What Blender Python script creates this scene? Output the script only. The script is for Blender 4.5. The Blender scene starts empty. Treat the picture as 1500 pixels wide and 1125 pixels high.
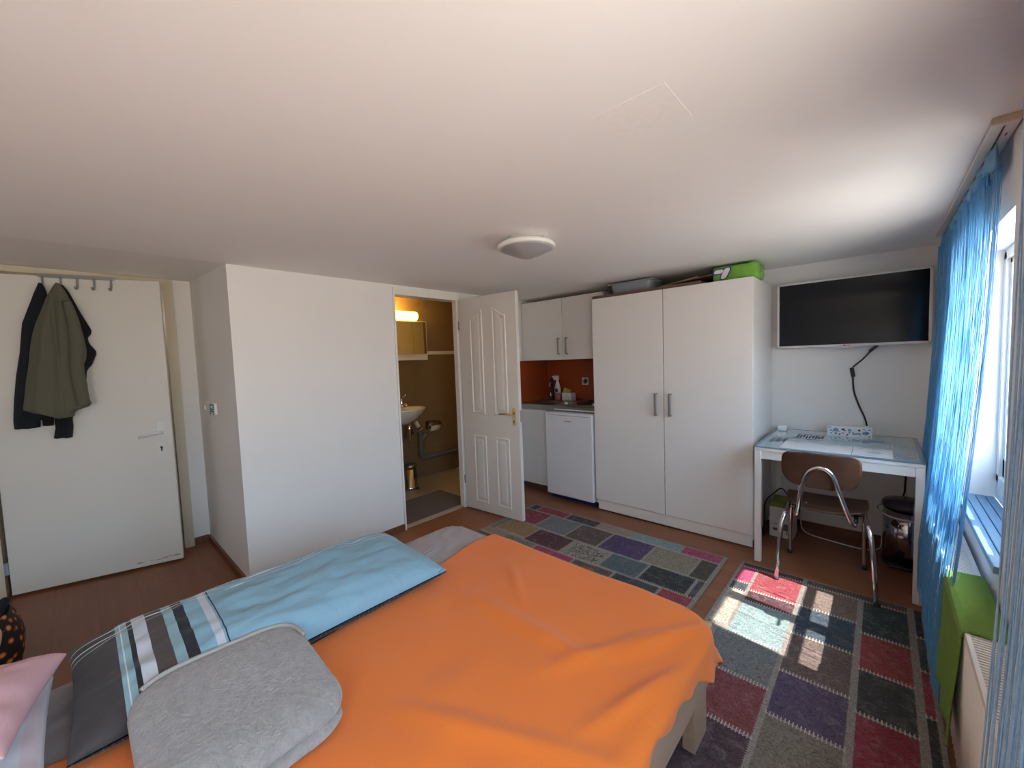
import bpy, bmesh, math, random
from mathutils import Vector, Matrix, noise
random.seed(7)
SC = bpy.context.scene
COL = SC.collection
PI = math.pi

# ------------------------------------------------------------------ camera
def make_camera():
    f = 588.34
    fwd = Vector((-0.67660175, 0.73375589, -0.06174432))
    r = Vector((0.73618648, 0.67583239, -0.03577764))
    u = Vector((-0.01547675, 0.06966255, 0.99745055))
    cd = bpy.data.cameras.new('camera')
    cd.sensor_fit = 'HORIZONTAL'; cd.sensor_width = 36.0
    cd.lens = f / 1500.0 * 36.0
    cd.clip_start = 0.02
    ob = bpy.data.objects.new('camera', cd); COL.objects.link(ob)
    M = Matrix(((r.x, u.x, -fwd.x, 0), (r.y, u.y, -fwd.y, 0), (r.z, u.z, -fwd.z, 1.45), (0, 0, 0, 1)))
    ob.matrix_world = M
    SC.camera = ob
make_camera()

# ------------------------------------------------------------------ view, sky, sun
vs = SC.view_settings
SC.display_settings.display_device = 'sRGB'
vs.view_transform = 'Standard'; vs.look = 'None'; vs.gamma = 1.0; vs.use_curve_mapping = False
vs.exposure = 0.72
SC.cycles.use_denoising = True
SC.cycles.max_bounces = 14; SC.cycles.diffuse_bounces = 8; SC.cycles.glossy_bounces = 4
SC.cycles.transmission_bounces = 8; SC.cycles.sample_clamp_indirect = 8.0
SC.cycles.caustics_reflective = False; SC.cycles.caustics_refractive = False

SKY = 11.0
SUN = 11.0
def make_world():
    w = bpy.data.worlds.new('world'); SC.world = w; w.use_nodes = True
    nt = w.node_tree; nt.nodes.clear()
    out = nt.nodes.new('ShaderNodeOutputWorld'); bg = nt.nodes.new('ShaderNodeBackground')
    tc = nt.nodes.new('ShaderNodeTexCoord'); sx = nt.nodes.new('ShaderNodeSeparateXYZ')
    rp = nt.nodes.new('ShaderNodeValToRGB')
    mp = nt.nodes.new('ShaderNodeMapRange'); mp.inputs[1].default_value = -1; mp.inputs[2].default_value = 1
    rp.color_ramp.elements[0].position = 0.46; rp.color_ramp.elements[0].color = (0.80, 0.74, 0.66, 1)
    rp.color_ramp.elements[1].position = 0.62; rp.color_ramp.elements[1].color = (0.54, 0.77, 1.0, 1)
    nt.links.new(tc.outputs['Generated'], sx.inputs[0]); nt.links.new(sx.outputs['Z'], mp.inputs[0])
    nt.links.new(mp.outputs[0], rp.inputs[0]); nt.links.new(rp.outputs[0], bg.inputs[0])
    bg.inputs[1].default_value = SKY
    nt.links.new(bg.outputs[0], out.inputs[0])
make_world()
def make_sun():
    l = bpy.data.lights.new('sun', 'SUN'); l.energy = SUN; l.angle = 0.009; l.color = (1.0, 0.94, 0.86)
    o = bpy.data.objects.new('sun', l); COL.objects.link(o)
    d = Vector((-1.0, 0.13, -1.56))            # travelling direction of the rays
    o.rotation_euler = d.to_track_quat('-Z', 'Y').to_euler(); o.location = (4, 1, 6)
make_sun()
# window sizes are needed by the portals
XI = 0.295                                       # inner face of the window wall
WIN = [(1.98, 2.90), (-0.20, 0.84), (-1.55, -0.75)]  # the last opening is added behind the camera for more light
WZ0, WZ1 = 0.80, 1.82
def portal(y0, y1):
    l = bpy.data.lights.new('portal', 'AREA'); l.shape = 'RECTANGLE'; l.size = y1 - y0; l.size_y = WZ1 - WZ0
    l.cycles.is_portal = True
    o = bpy.data.objects.new('window_portal', l); COL.objects.link(o)
    o.location = (0.50, (y0 + y1) / 2, (WZ0 + WZ1) / 2)
    o.rotation_euler = Vector((-1, 0, 0)).to_track_quat('-Z', 'Z').to_euler()
    return o
for a, b in WIN: portal(a, b)

# ------------------------------------------------------------------ materials
MATS = {}
def nodes(name):
    m = bpy.data.materials.new(name); m.use_nodes = True
    nt = m.node_tree; b = nt.nodes['Principled BSDF']
    MATS[name] = m
    return m, nt, b
def add_bump(nt, b, src, strength=0.1, dist=0.01):
    bp = nt.nodes.new('ShaderNodeBump'); bp.inputs['Strength'].default_value = strength; bp.inputs['Distance'].default_value = dist
    nt.links.new(src, bp.inputs['Height']); nt.links.new(bp.outputs[0], b.inputs['Normal'])
def tex(nt, kind, scale, coord='Object', stretch=None, **kw):
    tc = nt.nodes.new('ShaderNodeTexCoord'); t = nt.nodes.new(kind)
    src = tc.outputs[coord]
    if stretch:
        mp = nt.nodes.new('ShaderNodeMapping'); mp.inputs['Scale'].default_value = stretch
        nt.links.new(src, mp.inputs[0]); src = mp.outputs[0]
    nt.links.new(src, t.inputs['Vector']); t.inputs['Scale'].default_value = scale
    for k, v in kw.items(): t.inputs[k].default_value = v
    return t
def mix(nt, fac, a, b):
    m = nt.nodes.new('ShaderNodeMix'); m.data_type = 'RGBA'
    for sock, v in ((m.inputs[0], fac), (m.inputs[6], a), (m.inputs[7], b)):
        if hasattr(v, 'is_output'): nt.links.new(v, sock)
        else: sock.default_value = v
    return m.outputs[2]
def rgba(c): return (c[0], c[1], c[2], 1)
def plain(name, c, rough=0.5, metal=0.0, var=0.06, scale=40, bump=0.0, bscale=None, stretch=None, spec=None, coat=0, sheen=0):
    m, nt, b = nodes(name)
    t = tex(nt, 'ShaderNodeTexNoise', scale, stretch=stretch, Detail=3)
    d = tuple(max(0, x * (1 - var)) for x in c); l = tuple(min(1, x * (1 + var)) for x in c)
    nt.links.new(mix(nt, t.outputs['Fac'], rgba(d), rgba(l)), b.inputs['Base Color'])
    b.inputs['Roughness'].default_value = rough; b.inputs['Metallic'].default_value = metal
    if spec is not None: b.inputs['Specular IOR Level'].default_value = spec
    if coat: b.inputs['Coat Weight'].default_value = coat
    if sheen: b.inputs['Sheen Weight'].default_value = sheen
    if bump:
        t2 = tex(nt, 'ShaderNodeTexNoise', bscale or scale, stretch=stretch, Detail=4)
        add_bump(nt, b, t2.outputs['Fac'], bump)
    return m
def glass(name, c=(1, 1, 1), rough=0.0, alpha=0.12):
    m, nt, b = nodes(name)
    out = nt.nodes['Material Output']
    tr = nt.nodes.new('ShaderNodeBsdfTransparent'); tr.inputs[0].default_value = rgba(c)
    gl = nt.nodes.new('ShaderNodeBsdfGlossy'); gl.inputs['Roughness'].default_value = rough
    mx = nt.nodes.new('ShaderNodeMixShader')
    mx.inputs[0].default_value = 0.06; nt.links.new(tr.outputs[0], mx.inputs[1]); nt.links.new(gl.outputs[0], mx.inputs[2])
    nt.links.new(mx.outputs[0], out.inputs[0])
    return m
def emit(name, c, s):
    m, nt, b = nodes(name)
    t = tex(nt, 'ShaderNodeTexNoise', 8)
    nt.links.new(mix(nt, t.outputs['Fac'], rgba([x * .9 for x in c]), rgba(c)), b.inputs['Emission Color'])
    b.inputs['Base Color'].default_value = rgba(c); b.inputs['Emission Strength'].default_value = s
    return m
def wood(name, c1, c2, scale=6, axis='x', rough=0.4, planks=None):
    m, nt, b = nodes(name)
    st = {'x': (0.12, 1, 1), 'y': (1, 0.12, 1), 'z': (1, 1, 0.12)}[axis]
    t = tex(nt, 'ShaderNodeTexNoise', scale * 3, stretch=st, Detail=6, Distortion=1.2)
    col = mix(nt, t.outputs['Fac'], rgba(c1), rgba(c2))
    if planks:
        tc = nt.nodes.new('ShaderNodeTexCoord'); bt = nt.nodes.new('ShaderNodeTexBrick')
        bt.inputs['Color1'].default_value = (1, 1, 1, 1); bt.inputs['Color2'].default_value = (0.80, 0.80, 0.80, 1)
        bt.inputs['Mortar'].default_value = (0.45, 0.42, 0.40, 1); bt.inputs['Scale'].default_value = 1
        bt.inputs['Mortar Size'].default_value = 0.0012; bt.inputs['Brick Width'].default_value = planks[0]; bt.inputs['Row Height'].default_value = planks[1]
        bt.offset = 0.37
        nt.links.new(tc.outputs['Object'], bt.inputs['Vector'])
        mm = nt.nodes.new('ShaderNodeMix'); mm.data_type = 'RGBA'; mm.blend_type = 'MULTIPLY'; mm.inputs[0].default_value = 1
        nt.links.new(col, mm.inputs[6]); nt.links.new(bt.outputs['Color'], mm.inputs[7]); col = mm.outputs[2]
    nt.links.new(col, b.inputs['Base Color']); b.inputs['Roughness'].default_value = rough
    add_bump(nt, b, t.outputs['Fac'], 0.05, 0.002)
    return m
def vcol(name, rough=0.9, nscale=60, lo=0.55, bump=0.3, wear=None):
    m, nt, b = nodes(name)
    a = nt.nodes.new('ShaderNodeVertexColor'); a.layer_name = 'Col'
    t = tex(nt, 'ShaderNodeTexNoise', nscale, Detail=6, Roughness=0.75, Distortion=0.6)
    t2 = tex(nt, 'ShaderNodeTexNoise', nscale * 0.16, Detail=8, Roughness=0.8, Distortion=0.8)
    dk = nt.nodes.new('ShaderNodeMix'); dk.data_type = 'RGBA'; dk.blend_type = 'MULTIPLY'; dk.inputs[0].default_value = 1
    rp = nt.nodes.new('ShaderNodeValToRGB')
    rp.color_ramp.elements[0].position = 0.38; rp.color_ramp.elements[0].color = (lo, lo, lo, 1)
    rp.color_ramp.elements[1].position = 0.60; rp.color_ramp.elements[1].color = (1, 1, 1, 1)
    nt.links.new(t.outputs['Fac'], rp.inputs[0])
    nt.links.new(a.outputs['Color'], dk.inputs[6]); nt.links.new(rp.outputs[0], dk.inputs[7])
    col = dk.outputs[2]
    if wear:
        rp2 = nt.nodes.new('ShaderNodeValToRGB')
        rp2.color_ramp.elements[0].position = 0.50; rp2.color_ramp.elements[0].color = (0, 0, 0, 1)
        rp2.color_ramp.elements[1].position = 0.72; rp2.color_ramp.elements[1].color = (0.42, 0.42, 0.42, 1)
        nt.links.new(t2.outputs['Fac'], rp2.inputs[0])
        col = mix(nt, rp2.outputs[0], col, rgba(wear))
    nt.links.new(col, b.inputs['Base Color']); b.inputs['Roughness'].default_value = rough
    if bump: add_bump(nt, b, t.outputs['Fac'], bump, 0.003)
    return m

M_WALL = plain('wall_paint', (0.80, 0.785, 0.76), 0.85, var=0.02, scale=3, bump=0.04, bscale=120)
M_CEIL = plain('ceiling_paint', (0.82, 0.80, 0.78), 0.9, var=0.015, scale=2, bump=0.03, bscale=90)
M_FLOOR = wood('laminate', (0.19, 0.066, 0.03), (0.33, 0.13, 0.06), 5, 'x', 0.42, planks=(1.2, 0.19))
M_BASE = wood('baseboard_wood', (0.13, 0.045, 0.022), (0.21, 0.085, 0.045), 5, 'x', 0.4)
M_DOOR = plain('door_paint', (0.74, 0.72, 0.66), 0.4, var=0.02, scale=4)
M_DOORB = plain('bath_door_paint', (0.74, 0.70, 0.64), 0.35, var=0.02, scale=4)
M_CASE = plain('casing_paint', (0.80, 0.78, 0.73), 0.4, var=0.02, scale=4)
M_JAMB = plain('jamb_paint', (0.62, 0.55, 0.42), 0.5, var=0.03, scale=4)
M_WHITE = plain('white_laminate', (0.80, 0.77, 0.735), 0.38, var=0.015, scale=3)
M_FRIDGE = plain('white_enamel', (0.78, 0.78, 0.80), 0.3, var=0.01, scale=3)
M_PLASTIC = plain('white_plastic', (0.80, 0.80, 0.78), 0.4, var=0.02)
M_ORWALL = plain('orange_paint', (0.36, 0.062, 0.012), 0.5, var=0.12, scale=9)
M_STEEL = plain('brushed_steel', (0.42, 0.39, 0.36), 0.28, 1.0, var=0.08, scale=30, stretch=(1, 20, 1))
M_CHROME = plain('chrome', (0.78, 0.78, 0.80), 0.08, 1.0, var=0.02)
M_NICKEL = plain('satin_nickel', (0.40, 0.40, 0.40), 0.35, 1.0, var=0.04)
M_BRASS = plain('brass', (0.72, 0.52, 0.20), 0.25, 1.0, var=0.05)
M_BLACK = plain('black_plastic', (0.012, 0.012, 0.014), 0.4, var=0.1)
M_RUBBER = plain('dark_rubber', (0.03, 0.03, 0.03), 0.7, var=0.1)
M_GREYP = plain('grey_plastic', (0.30, 0.33, 0.37), 0.4, var=0.05)
M_ORANGE = plain('orange_fleece', (0.74, 0.17, 0.018), 0.95, var=0.07, scale=300, bump=0.25, bscale=500, sheen=0.15)
M_SHEET = plain('grey_jersey_sheet', (0.36, 0.32, 0.33), 0.9, var=0.05, scale=200, bump=0.15, bscale=300)
M_BEDWOOD = wood('light_oak', (0.36, 0.255, 0.175), (0.50, 0.37, 0.265), 6, 'y', 0.5)
M_FLEECE = plain('grey_fleece', (0.30, 0.275, 0.262), 1.0, var=0.28, scale=48, bump=0.8, bscale=110, sheen=0.3)
M_FLEECEHEM = plain('fleece_binding', (0.36, 0.325, 0.295), 0.9, var=0.06, scale=150, bump=0.2)
M_PINK = plain('pink_cotton', (0.62, 0.37, 0.40), 0.95, var=0.05, scale=120, bump=0.15)
M_OLIVE = plain('olive_cloth', (0.115, 0.11, 0.078), 0.95, var=0.12, scale=150, bump=0.2)
M_NAVY = plain('navy_cloth', (0.008, 0.011, 0.017), 0.95, var=0.3, scale=100, bump=0.2)
M_BLACKC = plain('black_cloth', (0.007, 0.007, 0.009), 0.95, var=0.3, scale=100, bump=0.2)
M_GREEN = plain('green_terry', (0.17, 0.30, 0.05), 1.0, var=0.3, scale=220, bump=0.5, bscale=300, stretch=(1, 3, 1))
M_CURT = plain('curtain_blue', (0.10, 0.34, 0.64), 0.6, var=0.25, scale=60)
M_CURTLIT = plain('curtain_blue_lit', (0.32, 0.54, 0.80), 0.6, var=0.3, scale=90)  # paler copy of the curtain blue: daylight on the near strings put into the colour
M_CURTH = plain('curtain_header', (0.13, 0.32, 0.50), 0.7, var=0.15, scale=80)
M_SILL = wood('blue_sill', (0.10, 0.22, 0.37), (0.14, 0.28, 0.44), 6, 'y', 0.4)
M_RAD = plain('radiator_enamel', (0.80, 0.77, 0.73), 0.4, var=0.01)
M_DARKSLOT = plain('dark_slot', (0.02, 0.02, 0.022), 0.8)
M_GLASS = glass('window_glass')
M_CLEAR = glass('clear_plastic', (0.9, 0.92, 0.93))
M_LAMPG = plain('frosted_glass', (0.34, 0.335, 0.335), 0.35, var=0.05, scale=12, coat=0.4)
M_LAMPR = plain('lamp_ring', (0.84, 0.82, 0.78), 0.25, var=0.02, coat=0.4)
M_SCREEN = plain('tv_screen', (0.004, 0.008, 0.013), 0.09, var=0.1, spec=0.25)
M_BEZEL = plain('tv_bezel', (0.66, 0.62, 0.60), 0.35, var=0.02)
M_TILEW = plain('bath_wall_tile', (0.25, 0.17, 0.085), 0.5, var=0.15, scale=7)
M_TILEF = plain('bath_floor_tile', (0.58, 0.50, 0.40), 0.35, var=0.08, scale=6)
M_MIRROR = plain('mirror', (0.85, 0.83, 0.80), 0.03, 1.0, var=0.01)
M_MAT = plain('bath_mat_pile', (0.13, 0.115, 0.125), 1.0, var=0.2, scale=200, bump=0.5)
M_CERAM = plain('ceramic', (0.80, 0.77, 0.72), 0.12, var=0.01, coat=0.5)
M_PIPE = plain('grey_pipe', (0.16, 0.15, 0.15), 0.5, var=0.1)
M_CHAIRW = wood('walnut_ply', (0.045, 0.02, 0.012), (0.125, 0.058, 0.032), 9, 'x', 0.4)
M_TABLE = plain('table_lacquer', (0.80, 0.78, 0.74), 0.35, var=0.01)
M_TTOP = plain('table_print', (0.34, 0.45, 0.53), 0.12, var=0.10, scale=5, coat=0.8)
M_TEDGE = plain('glass_edge', (0.14, 0.24, 0.32), 0.15, var=0.1)
M_PAPER = plain('paper', (0.78, 0.78, 0.80), 0.7, var=0.02)
M_INK = plain('blue_ink', (0.045, 0.07, 0.12), 0.6, var=0.2)
M_INKL = plain('pale_blue_ink', (0.22, 0.34, 0.44), 0.6, var=0.2)
M_BROWN = wood('brown_board', (0.10, 0.055, 0.04), (0.16, 0.09, 0.065), 6, 'x', 0.5)
M_CARD = plain('cardboard', (0.38, 0.27, 0.17), 0.8, var=0.1)
M_GREENP = plain('green_wrap', (0.17, 0.42, 0.04), 0.25, var=0.35, scale=14, bump=0.3, bscale=25, coat=0.5)
M_BLUEP = plain('blue_print', (0.03, 0.05, 0.22), 0.3)
M_SPONGE = plain('yellow_sponge', (0.65, 0.42, 0.12), 1.0, var=0.2, scale=120, bump=0.5)
M_RED = plain('red_print', (0.42, 0.06, 0.05), 0.5)
M_TEAL = plain('teal_print', (0.06, 0.22, 0.24), 0.5)
M_ROLL = plain('tissue_paper', (0.80, 0.70, 0.55), 0.95, var=0.02)
M_BULB = emit('lamp_glass_warm', (1.0, 0.62, 0.14), 4.0)
M_DARKB = plain('bin_lid_purple', (0.045, 0.035, 0.06), 0.25, var=0.1)
M_FOOT = plain('blue_plinth', (0.012, 0.022, 0.10), 0.5, var=0.1)
M_RUG = vcol('rug_wool', wear=(0.36, 0.32, 0.29), nscale=150, lo=0.40)
M_CEILG = plain('curtain_track_paint', (0.70, 0.66, 0.60), 0.4, var=0.02)
M_LOGOGREY = plain('gasket_grey', (0.10, 0.10, 0.10), 0.7)  # dark grey of the television logo letters

# striped pillow cloth
def pillow_material(name, y_org, back=False):
    m, nt, b = nodes(name)
    tc = nt.nodes.new('ShaderNodeTexCoord'); sx = nt.nodes.new('ShaderNodeSeparateXYZ'); nt.links.new(tc.outputs['Object'], sx.inputs[0])
    def rng(src, lo, hi):
        a = nt.nodes.new('ShaderNodeMath'); a.operation = 'GREATER_THAN'; nt.links.new(src, a.inputs[0]); a.inputs[1].default_value = lo
        c = nt.nodes.new('ShaderNodeMath'); c.operation = 'LESS_THAN'; nt.links.new(src, c.inputs[0]); c.inputs[1].default_value = hi
        d = nt.nodes.new('ShaderNodeMath'); d.operation = 'MULTIPLY'; nt.links.new(a.outputs[0], d.inputs[0]); nt.links.new(c.outputs[0], d.inputs[1])
        return d.outputs[0]
    Y, X = sx.outputs['Y'], sx.outputs['X']
    dark = (0.045, 0.038, 0.038); teal = (0.24, 0.38, 0.42); blk = (0.012, 0.012, 0.018); wht = (0.50, 0.52, 0.57)
    brn = (0.065, 0.048, 0.045); blue = (0.215, 0.37, 0.46)
    if back:
        wv = tex(nt, 'ShaderNodeTexBrick', 14)
        wv.inputs['Color1'].default_value = (0.014, 0.014, 0.02, 1); wv.inputs['Color2'].default_value = (0.018, 0.017, 0.022, 1)
        wv.inputs['Mortar'].default_value = (0.12, 0.12, 0.14, 1); wv.inputs['Mortar Size'].default_value = 0.012; wv.offset = 0
        col = wv.outputs['Color']
    else:
        col = rgba(blue)
        bands = [(-9, .03, dark), (.03, .058, teal), (.040, .043, (0.6, 0.66, 0.68)), (.058, .070, blk), (.070, .103, wht), (.103, .146, brn), (.146, .172, teal),
                 (.172, .201, blk), (.201, .244, blue), (.244, .266, wht), (.272, .276, blk)]
        for lo, hi, c in bands:
            col = mix(nt, rng(Y, lo - y_org, hi - y_org), col, rgba(c))
        for lo, hi in ((-.205, -.200), (-.168, -.161), (-.135, -.131)):
            col = mix(nt, rng(X, lo, hi), col, rgba((0.60, 0.66, 0.68)))
    nt.links.new(col, b.inputs['Base Color']); b.inputs['Roughness'].default_value = 0.75
    b.inputs['Sheen Weight'].default_value = 0.1
    t = tex(nt, 'ShaderNodeTexNoise', 14, Detail=3, Distortion=1.0); add_bump(nt, b, t.outputs['Fac'], 0.25, 0.02)
    return m
def stripe_material(name, c1, c2, scale, axis='X'):
    m, nt, b = nodes(name)
    w = tex(nt, 'ShaderNodeTexWave', scale, Distortion=0.4); w.bands_direction = axis
    rp = nt.nodes.new('ShaderNodeValToRGB'); rp.color_ramp.interpolation = 'EASE'
    rp.color_ramp.elements[0].position = 0.45; rp.color_ramp.elements[0].color = rgba(c1)
    rp.color_ramp.elements[1].position = 0.75; rp.color_ramp.elements[1].color = rgba(c2)
    nt.links.new(w.outputs['Fac'], rp.inputs[0]); nt.links.new(rp.outputs[0], b.inputs['Base Color']); b.inputs['Roughness'].default_value = 0.9
    return m
M_PINKSTRIPE = stripe_material('pink_striped_cotton', (0.60, 0.61, 0.66), (0.60, 0.52, 0.56), 5, 'Y')
def bag_material():
    m, nt, b = nodes('patterned_bag_cloth')
    v = tex(nt, 'ShaderNodeTexVoronoi', 26); v.feature = 'F1'
    rp = nt.nodes.new('ShaderNodeValToRGB'); rp.color_ramp.interpolation = 'CONSTANT'
    e = rp.color_ramp.elements; e[0].position = 0; e[0].color = (0.62, 0.30, 0.05, 1); e[1].position = 0.40; e[1].color = (0.012, 0.008, 0.008, 1)
    n = e.new(0.26); n.color = (0.34, 0.05, 0.02, 1)
    nt.links.new(v.outputs['Distance'], rp.inputs[0]); nt.links.new(rp.outputs[0], b.inputs['Base Color']); b.inputs['Roughness'].default_value = 0.7
    return m
M_BAG = bag_material()
def tile_wall():
    m, nt, b = nodes('mosaic_tile')
    bt = tex(nt, 'ShaderNodeTexBrick', 1)
    bt.inputs['Brick Width'].default_value = 0.3; bt.inputs['Row Height'].default_value = 0.3; bt.inputs['Mortar Size'].default_value = 0.003; bt.offset = 0
    bt.inputs['Color1'].default_value = (0.42, 0.34, 0.23, 1); bt.inputs['Color2'].default_value = (0.38, 0.31, 0.21, 1); bt.inputs['Mortar'].default_value = (0.40, 0.34, 0.27, 1)
    nt.links.new(bt.outputs['Color'], b.inputs['Base Color']); b.inputs['Roughness'].default_value = 0.35
    return m
M_BFLOOR = tile_wall()

# ------------------------------------------------------------------ mesh helpers
W = {}                                            # world origin of each object
class MB:
    def __init__(self): self.bm = bmesh.new()
    def _merge(self, bm2, mx=None):
        if mx is not None: bmesh.ops.transform(bm2, matrix=mx, verts=bm2.verts)
        me = bpy.data.meshes.new('t'); bm2.to_mesh(me); bm2.free(); self.bm.from_mesh(me); bpy.data.meshes.remove(me)
    def box(self, x0, x1, y0, y1, z0, z1, bev=0.0, seg=2, mx=None):
        b = bmesh.new(); bmesh.ops.create_cube(b, size=1)
        s = (abs(x1 - x0), abs(y1 - y0), abs(z1 - z0))
        for v in b.verts: v.co = Vector((v.co.x * s[0] + (x0 + x1) / 2, v.co.y * s[1] + (y0 + y1) / 2, v.co.z * s[2] + (z0 + z1) / 2))
        if bev > 0:
            bev = min(bev, min(s) * 0.49)
            bmesh.ops.bevel(b, geom=list(b.edges), offset=bev, segments=seg, profile=0.5, affect='EDGES')
        self._merge(b, mx); return self
    def tube(self, pts, r, n=10, cap=True, mx=None, closed=False):
        b = bmesh.new(); pts = [Vector(p) for p in pts]; N = len(pts)
        rs = r if isinstance(r, (list, tuple)) else [r] * N
        tang = []
        for i in range(N):
            a = pts[i - 1] if (i > 0 or closed) else pts[i]; c = pts[(i + 1) % N] if (i < N - 1 or closed) else pts[i]
            t = (c - a); tang.append(t.normalized() if t.length > 1e-9 else Vector((0, 0, 1)))
        up = Vector((0, 0, 1)) if abs(tang[0].z) < 0.9 else Vector((1, 0, 0))
        nrm = (up - tang[0] * up.dot(tang[0])).normalized(); rings = []
        for i in range(N):
            nrm = (nrm - tang[i] * nrm.dot(tang[i]));
            nrm = nrm.normalized() if nrm.length > 1e-6 else Vector((1, 0, 0))
            bi = tang[i].cross(nrm)
            rings.append([b.verts.new(pts[i] + (nrm * math.cos(2 * PI * k / n) + bi * math.sin(2 * PI * k / n)) * rs[i]) for k in range(n)])
        for i in range(N if closed else N - 1):
            A, B = rings[i], rings[(i + 1) % N]
            for k in range(n): b.faces.new((A[k], A[(k + 1) % n], B[(k + 1) % n], B[k]))
        if cap and not closed:
            b.faces.new(rings[0][::-1]); b.faces.new(rings[-1])
        for f in b.faces: f.smooth = True
        self._merge(b, mx); return self
    def lathe(self, prof, c=(0, 0, 0), n=40, mx=None, sx=1, sy=1):
        b = bmesh.new(); rings = []
        for r, z in prof:
            if r < 1e-6: rings.append([b.verts.new((c[0], c[1], c[2] + z))])
            else: rings.append([b.verts.new((c[0] + sx * r * math.cos(2 * PI * k / n), c[1] + sy * r * math.sin(2 * PI * k / n), c[2] + z)) for k in range(n)])
        for A, B in zip(rings, rings[1:]):
            for k in range(n):
                k2 = (k + 1) % n
                if len(A) == 1 and len(B) == 1: continue
                if len(A) == 1: f = b.faces.new((A[0], B[k], B[k2]))
                elif len(B) == 1: f = b.faces.new((A[k], A[k2], B[0]))
                else: f = b.faces.new((A[k], A[k2], B[k2], B[k]))
                f.smooth = True
        if len(rings[0]) > 1: b.faces.new(rings[0][::-1])
        if len(rings[-1]) > 1: b.faces.new(rings[-1])
        bmesh.ops.recalc_face_normals(b, faces=b.faces)
        self._merge(b, mx); return self
    def grid(self, fn, nu, nv, closed_u=False, mx=None, cols=None, thick=0.0):
        b = bmesh.new(); V = [[b.verts.new(fn(i / nu, j / nv)) for j in range(nv + 1)] for i in range(nu + (0 if closed_u else 1))]
        n = len(V)
        for i in range(n if closed_u else n - 1):
            for j in range(nv):
                f = b.faces.new((V[i][j], V[(i + 1) % n][j], V[(i + 1) % n][j + 1], V[i][j + 1])); f.smooth = True
        if thick:
            bmesh.ops.recalc_face_normals(b, faces=b.faces)
            bmesh.ops.solidify(b, geom=list(b.faces), thickness=thick)
        self._merge(b, mx); return self
    def poly(self, pts, ext, mx=None, bev=0):
        b = bmesh.new(); vs = [b.verts.new(p) for p in pts]; f = b.faces.new(vs)
        r = bmesh.ops.extrude_face_region(b, geom=[f]); bmesh.ops.translate(b, vec=Vector(ext), verts=[v for v in r['geom'] if isinstance(v, bmesh.types.BMVert)])
        bmesh.ops.recalc_face_normals(b, faces=b.faces)
        if bev: bmesh.ops.bevel(b, geom=list(b.edges), offset=bev, segments=2, affect='EDGES')
        self._merge(b, mx); return self
    def build(self, name, mat, parent=None, origin=None, mx=None, smooth=None, sub=0, world=None):
        bm = self.bm
        if mx is not None: bmesh.ops.transform(bm, matrix=mx, verts=bm.verts)
        if parent is not None: org = W[parent]
        elif origin is not None: org = Vector(origin)
        else:
            xs = [v.co.x for v in bm.verts]; ys = [v.co.y for v in bm.verts]; zs = [v.co.z for v in bm.verts]
            org = Vector(((min(xs) + max(xs)) / 2, (min(ys) + max(ys)) / 2, min(zs)))
        bmesh.ops.translate(bm, vec=-org, verts=bm.verts)
        me = bpy.data.meshes.new(name); bm.to_mesh(me); bm.free()
        if isinstance(mat, (list, tuple)):
            for m in mat: me.materials.append(m)
        else: me.materials.append(mat)
        o = bpy.data.objects.new(name, me); COL.objects.link(o)
        if parent is not None: o.parent = parent
        else: o.location = org
        W[o] = org
        if smooth:
            for p in me.polygons: p.use_smooth = True
        if sub:
            md = o.modifiers.new('sub', 'SUBSURF'); md.levels = sub; md.render_levels = sub
        return o
def empty(name, loc, label, cat, group=None):
    o = bpy.data.objects.new(name, None); COL.objects.link(o); o.location = loc; o.empty_display_size = 0.1
    W[o] = Vector(loc); return tag(o, label, cat, group)
def tag(o, label, cat, group=None, kind=None):
    o['label'] = label; o['category'] = cat
    if group: o['group'] = group
    if kind: o['kind'] = kind
    return o
def struct(o): o['kind'] = 'structure'; return o
def box(name, mat, x0, x1, y0, y1, z0, z1, parent=None, bev=0.0, mx=None):
    return MB().box(x0, x1, y0, y1, z0, z1, bev).build(name, mat, parent, mx=mx)
def sbox(name, mat, *a, **k): return struct(box(name, mat, *a, **k))
def bez(pts, n=8):
    """Catmull-Rom through the points"""
    P = [Vector(p) for p in pts]; P = [P[0]] + P + [P[-1]]; out = []
    for i in range(1, len(P) - 2):
        for k in range(n):
            t = k / n; a, b, c, d = P[i - 1], P[i], P[i + 1], P[i + 2]
            out.append(0.5 * ((2 * b) + (c - a) * t + (2 * a - 5 * b + 4 * c - d) * t * t + (3 * b - a - 3 * c + d) * t ** 3))
    out.append(P[-2]); return out
def copy_tree(o, parent=None):
    c = o.copy(); COL.objects.link(c)
    if parent is not None: c.parent = parent
    W[c] = W[o].copy()
    for ch in list(o.children): copy_tree(ch, c)
    return c
def text(name, body, size, mat, parent, mx, ext=0.0008):
    cu = bpy.data.curves.new(name, 'FONT'); cu.body = body; cu.size = size; cu.extrude = ext; cu.align_x = 'CENTER'; cu.align_y = 'CENTER'
    o = bpy.data.objects.new(name, cu); COL.objects.link(o)
    dg = bpy.context.evaluated_depsgraph_get(); me = bpy.data.meshes.new_from_object(o.evaluated_get(dg))
    bpy.data.objects.remove(o); bpy.data.curves.remove(cu)
    mb = MB(); mb.bm.from_mesh(me); bpy.data.meshes.remove(me)
    return mb.build(name, mat, parent, mx=mx)
def nz(x, y, z=0.0): return noise.noise(Vector((x, y, z)))

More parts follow.
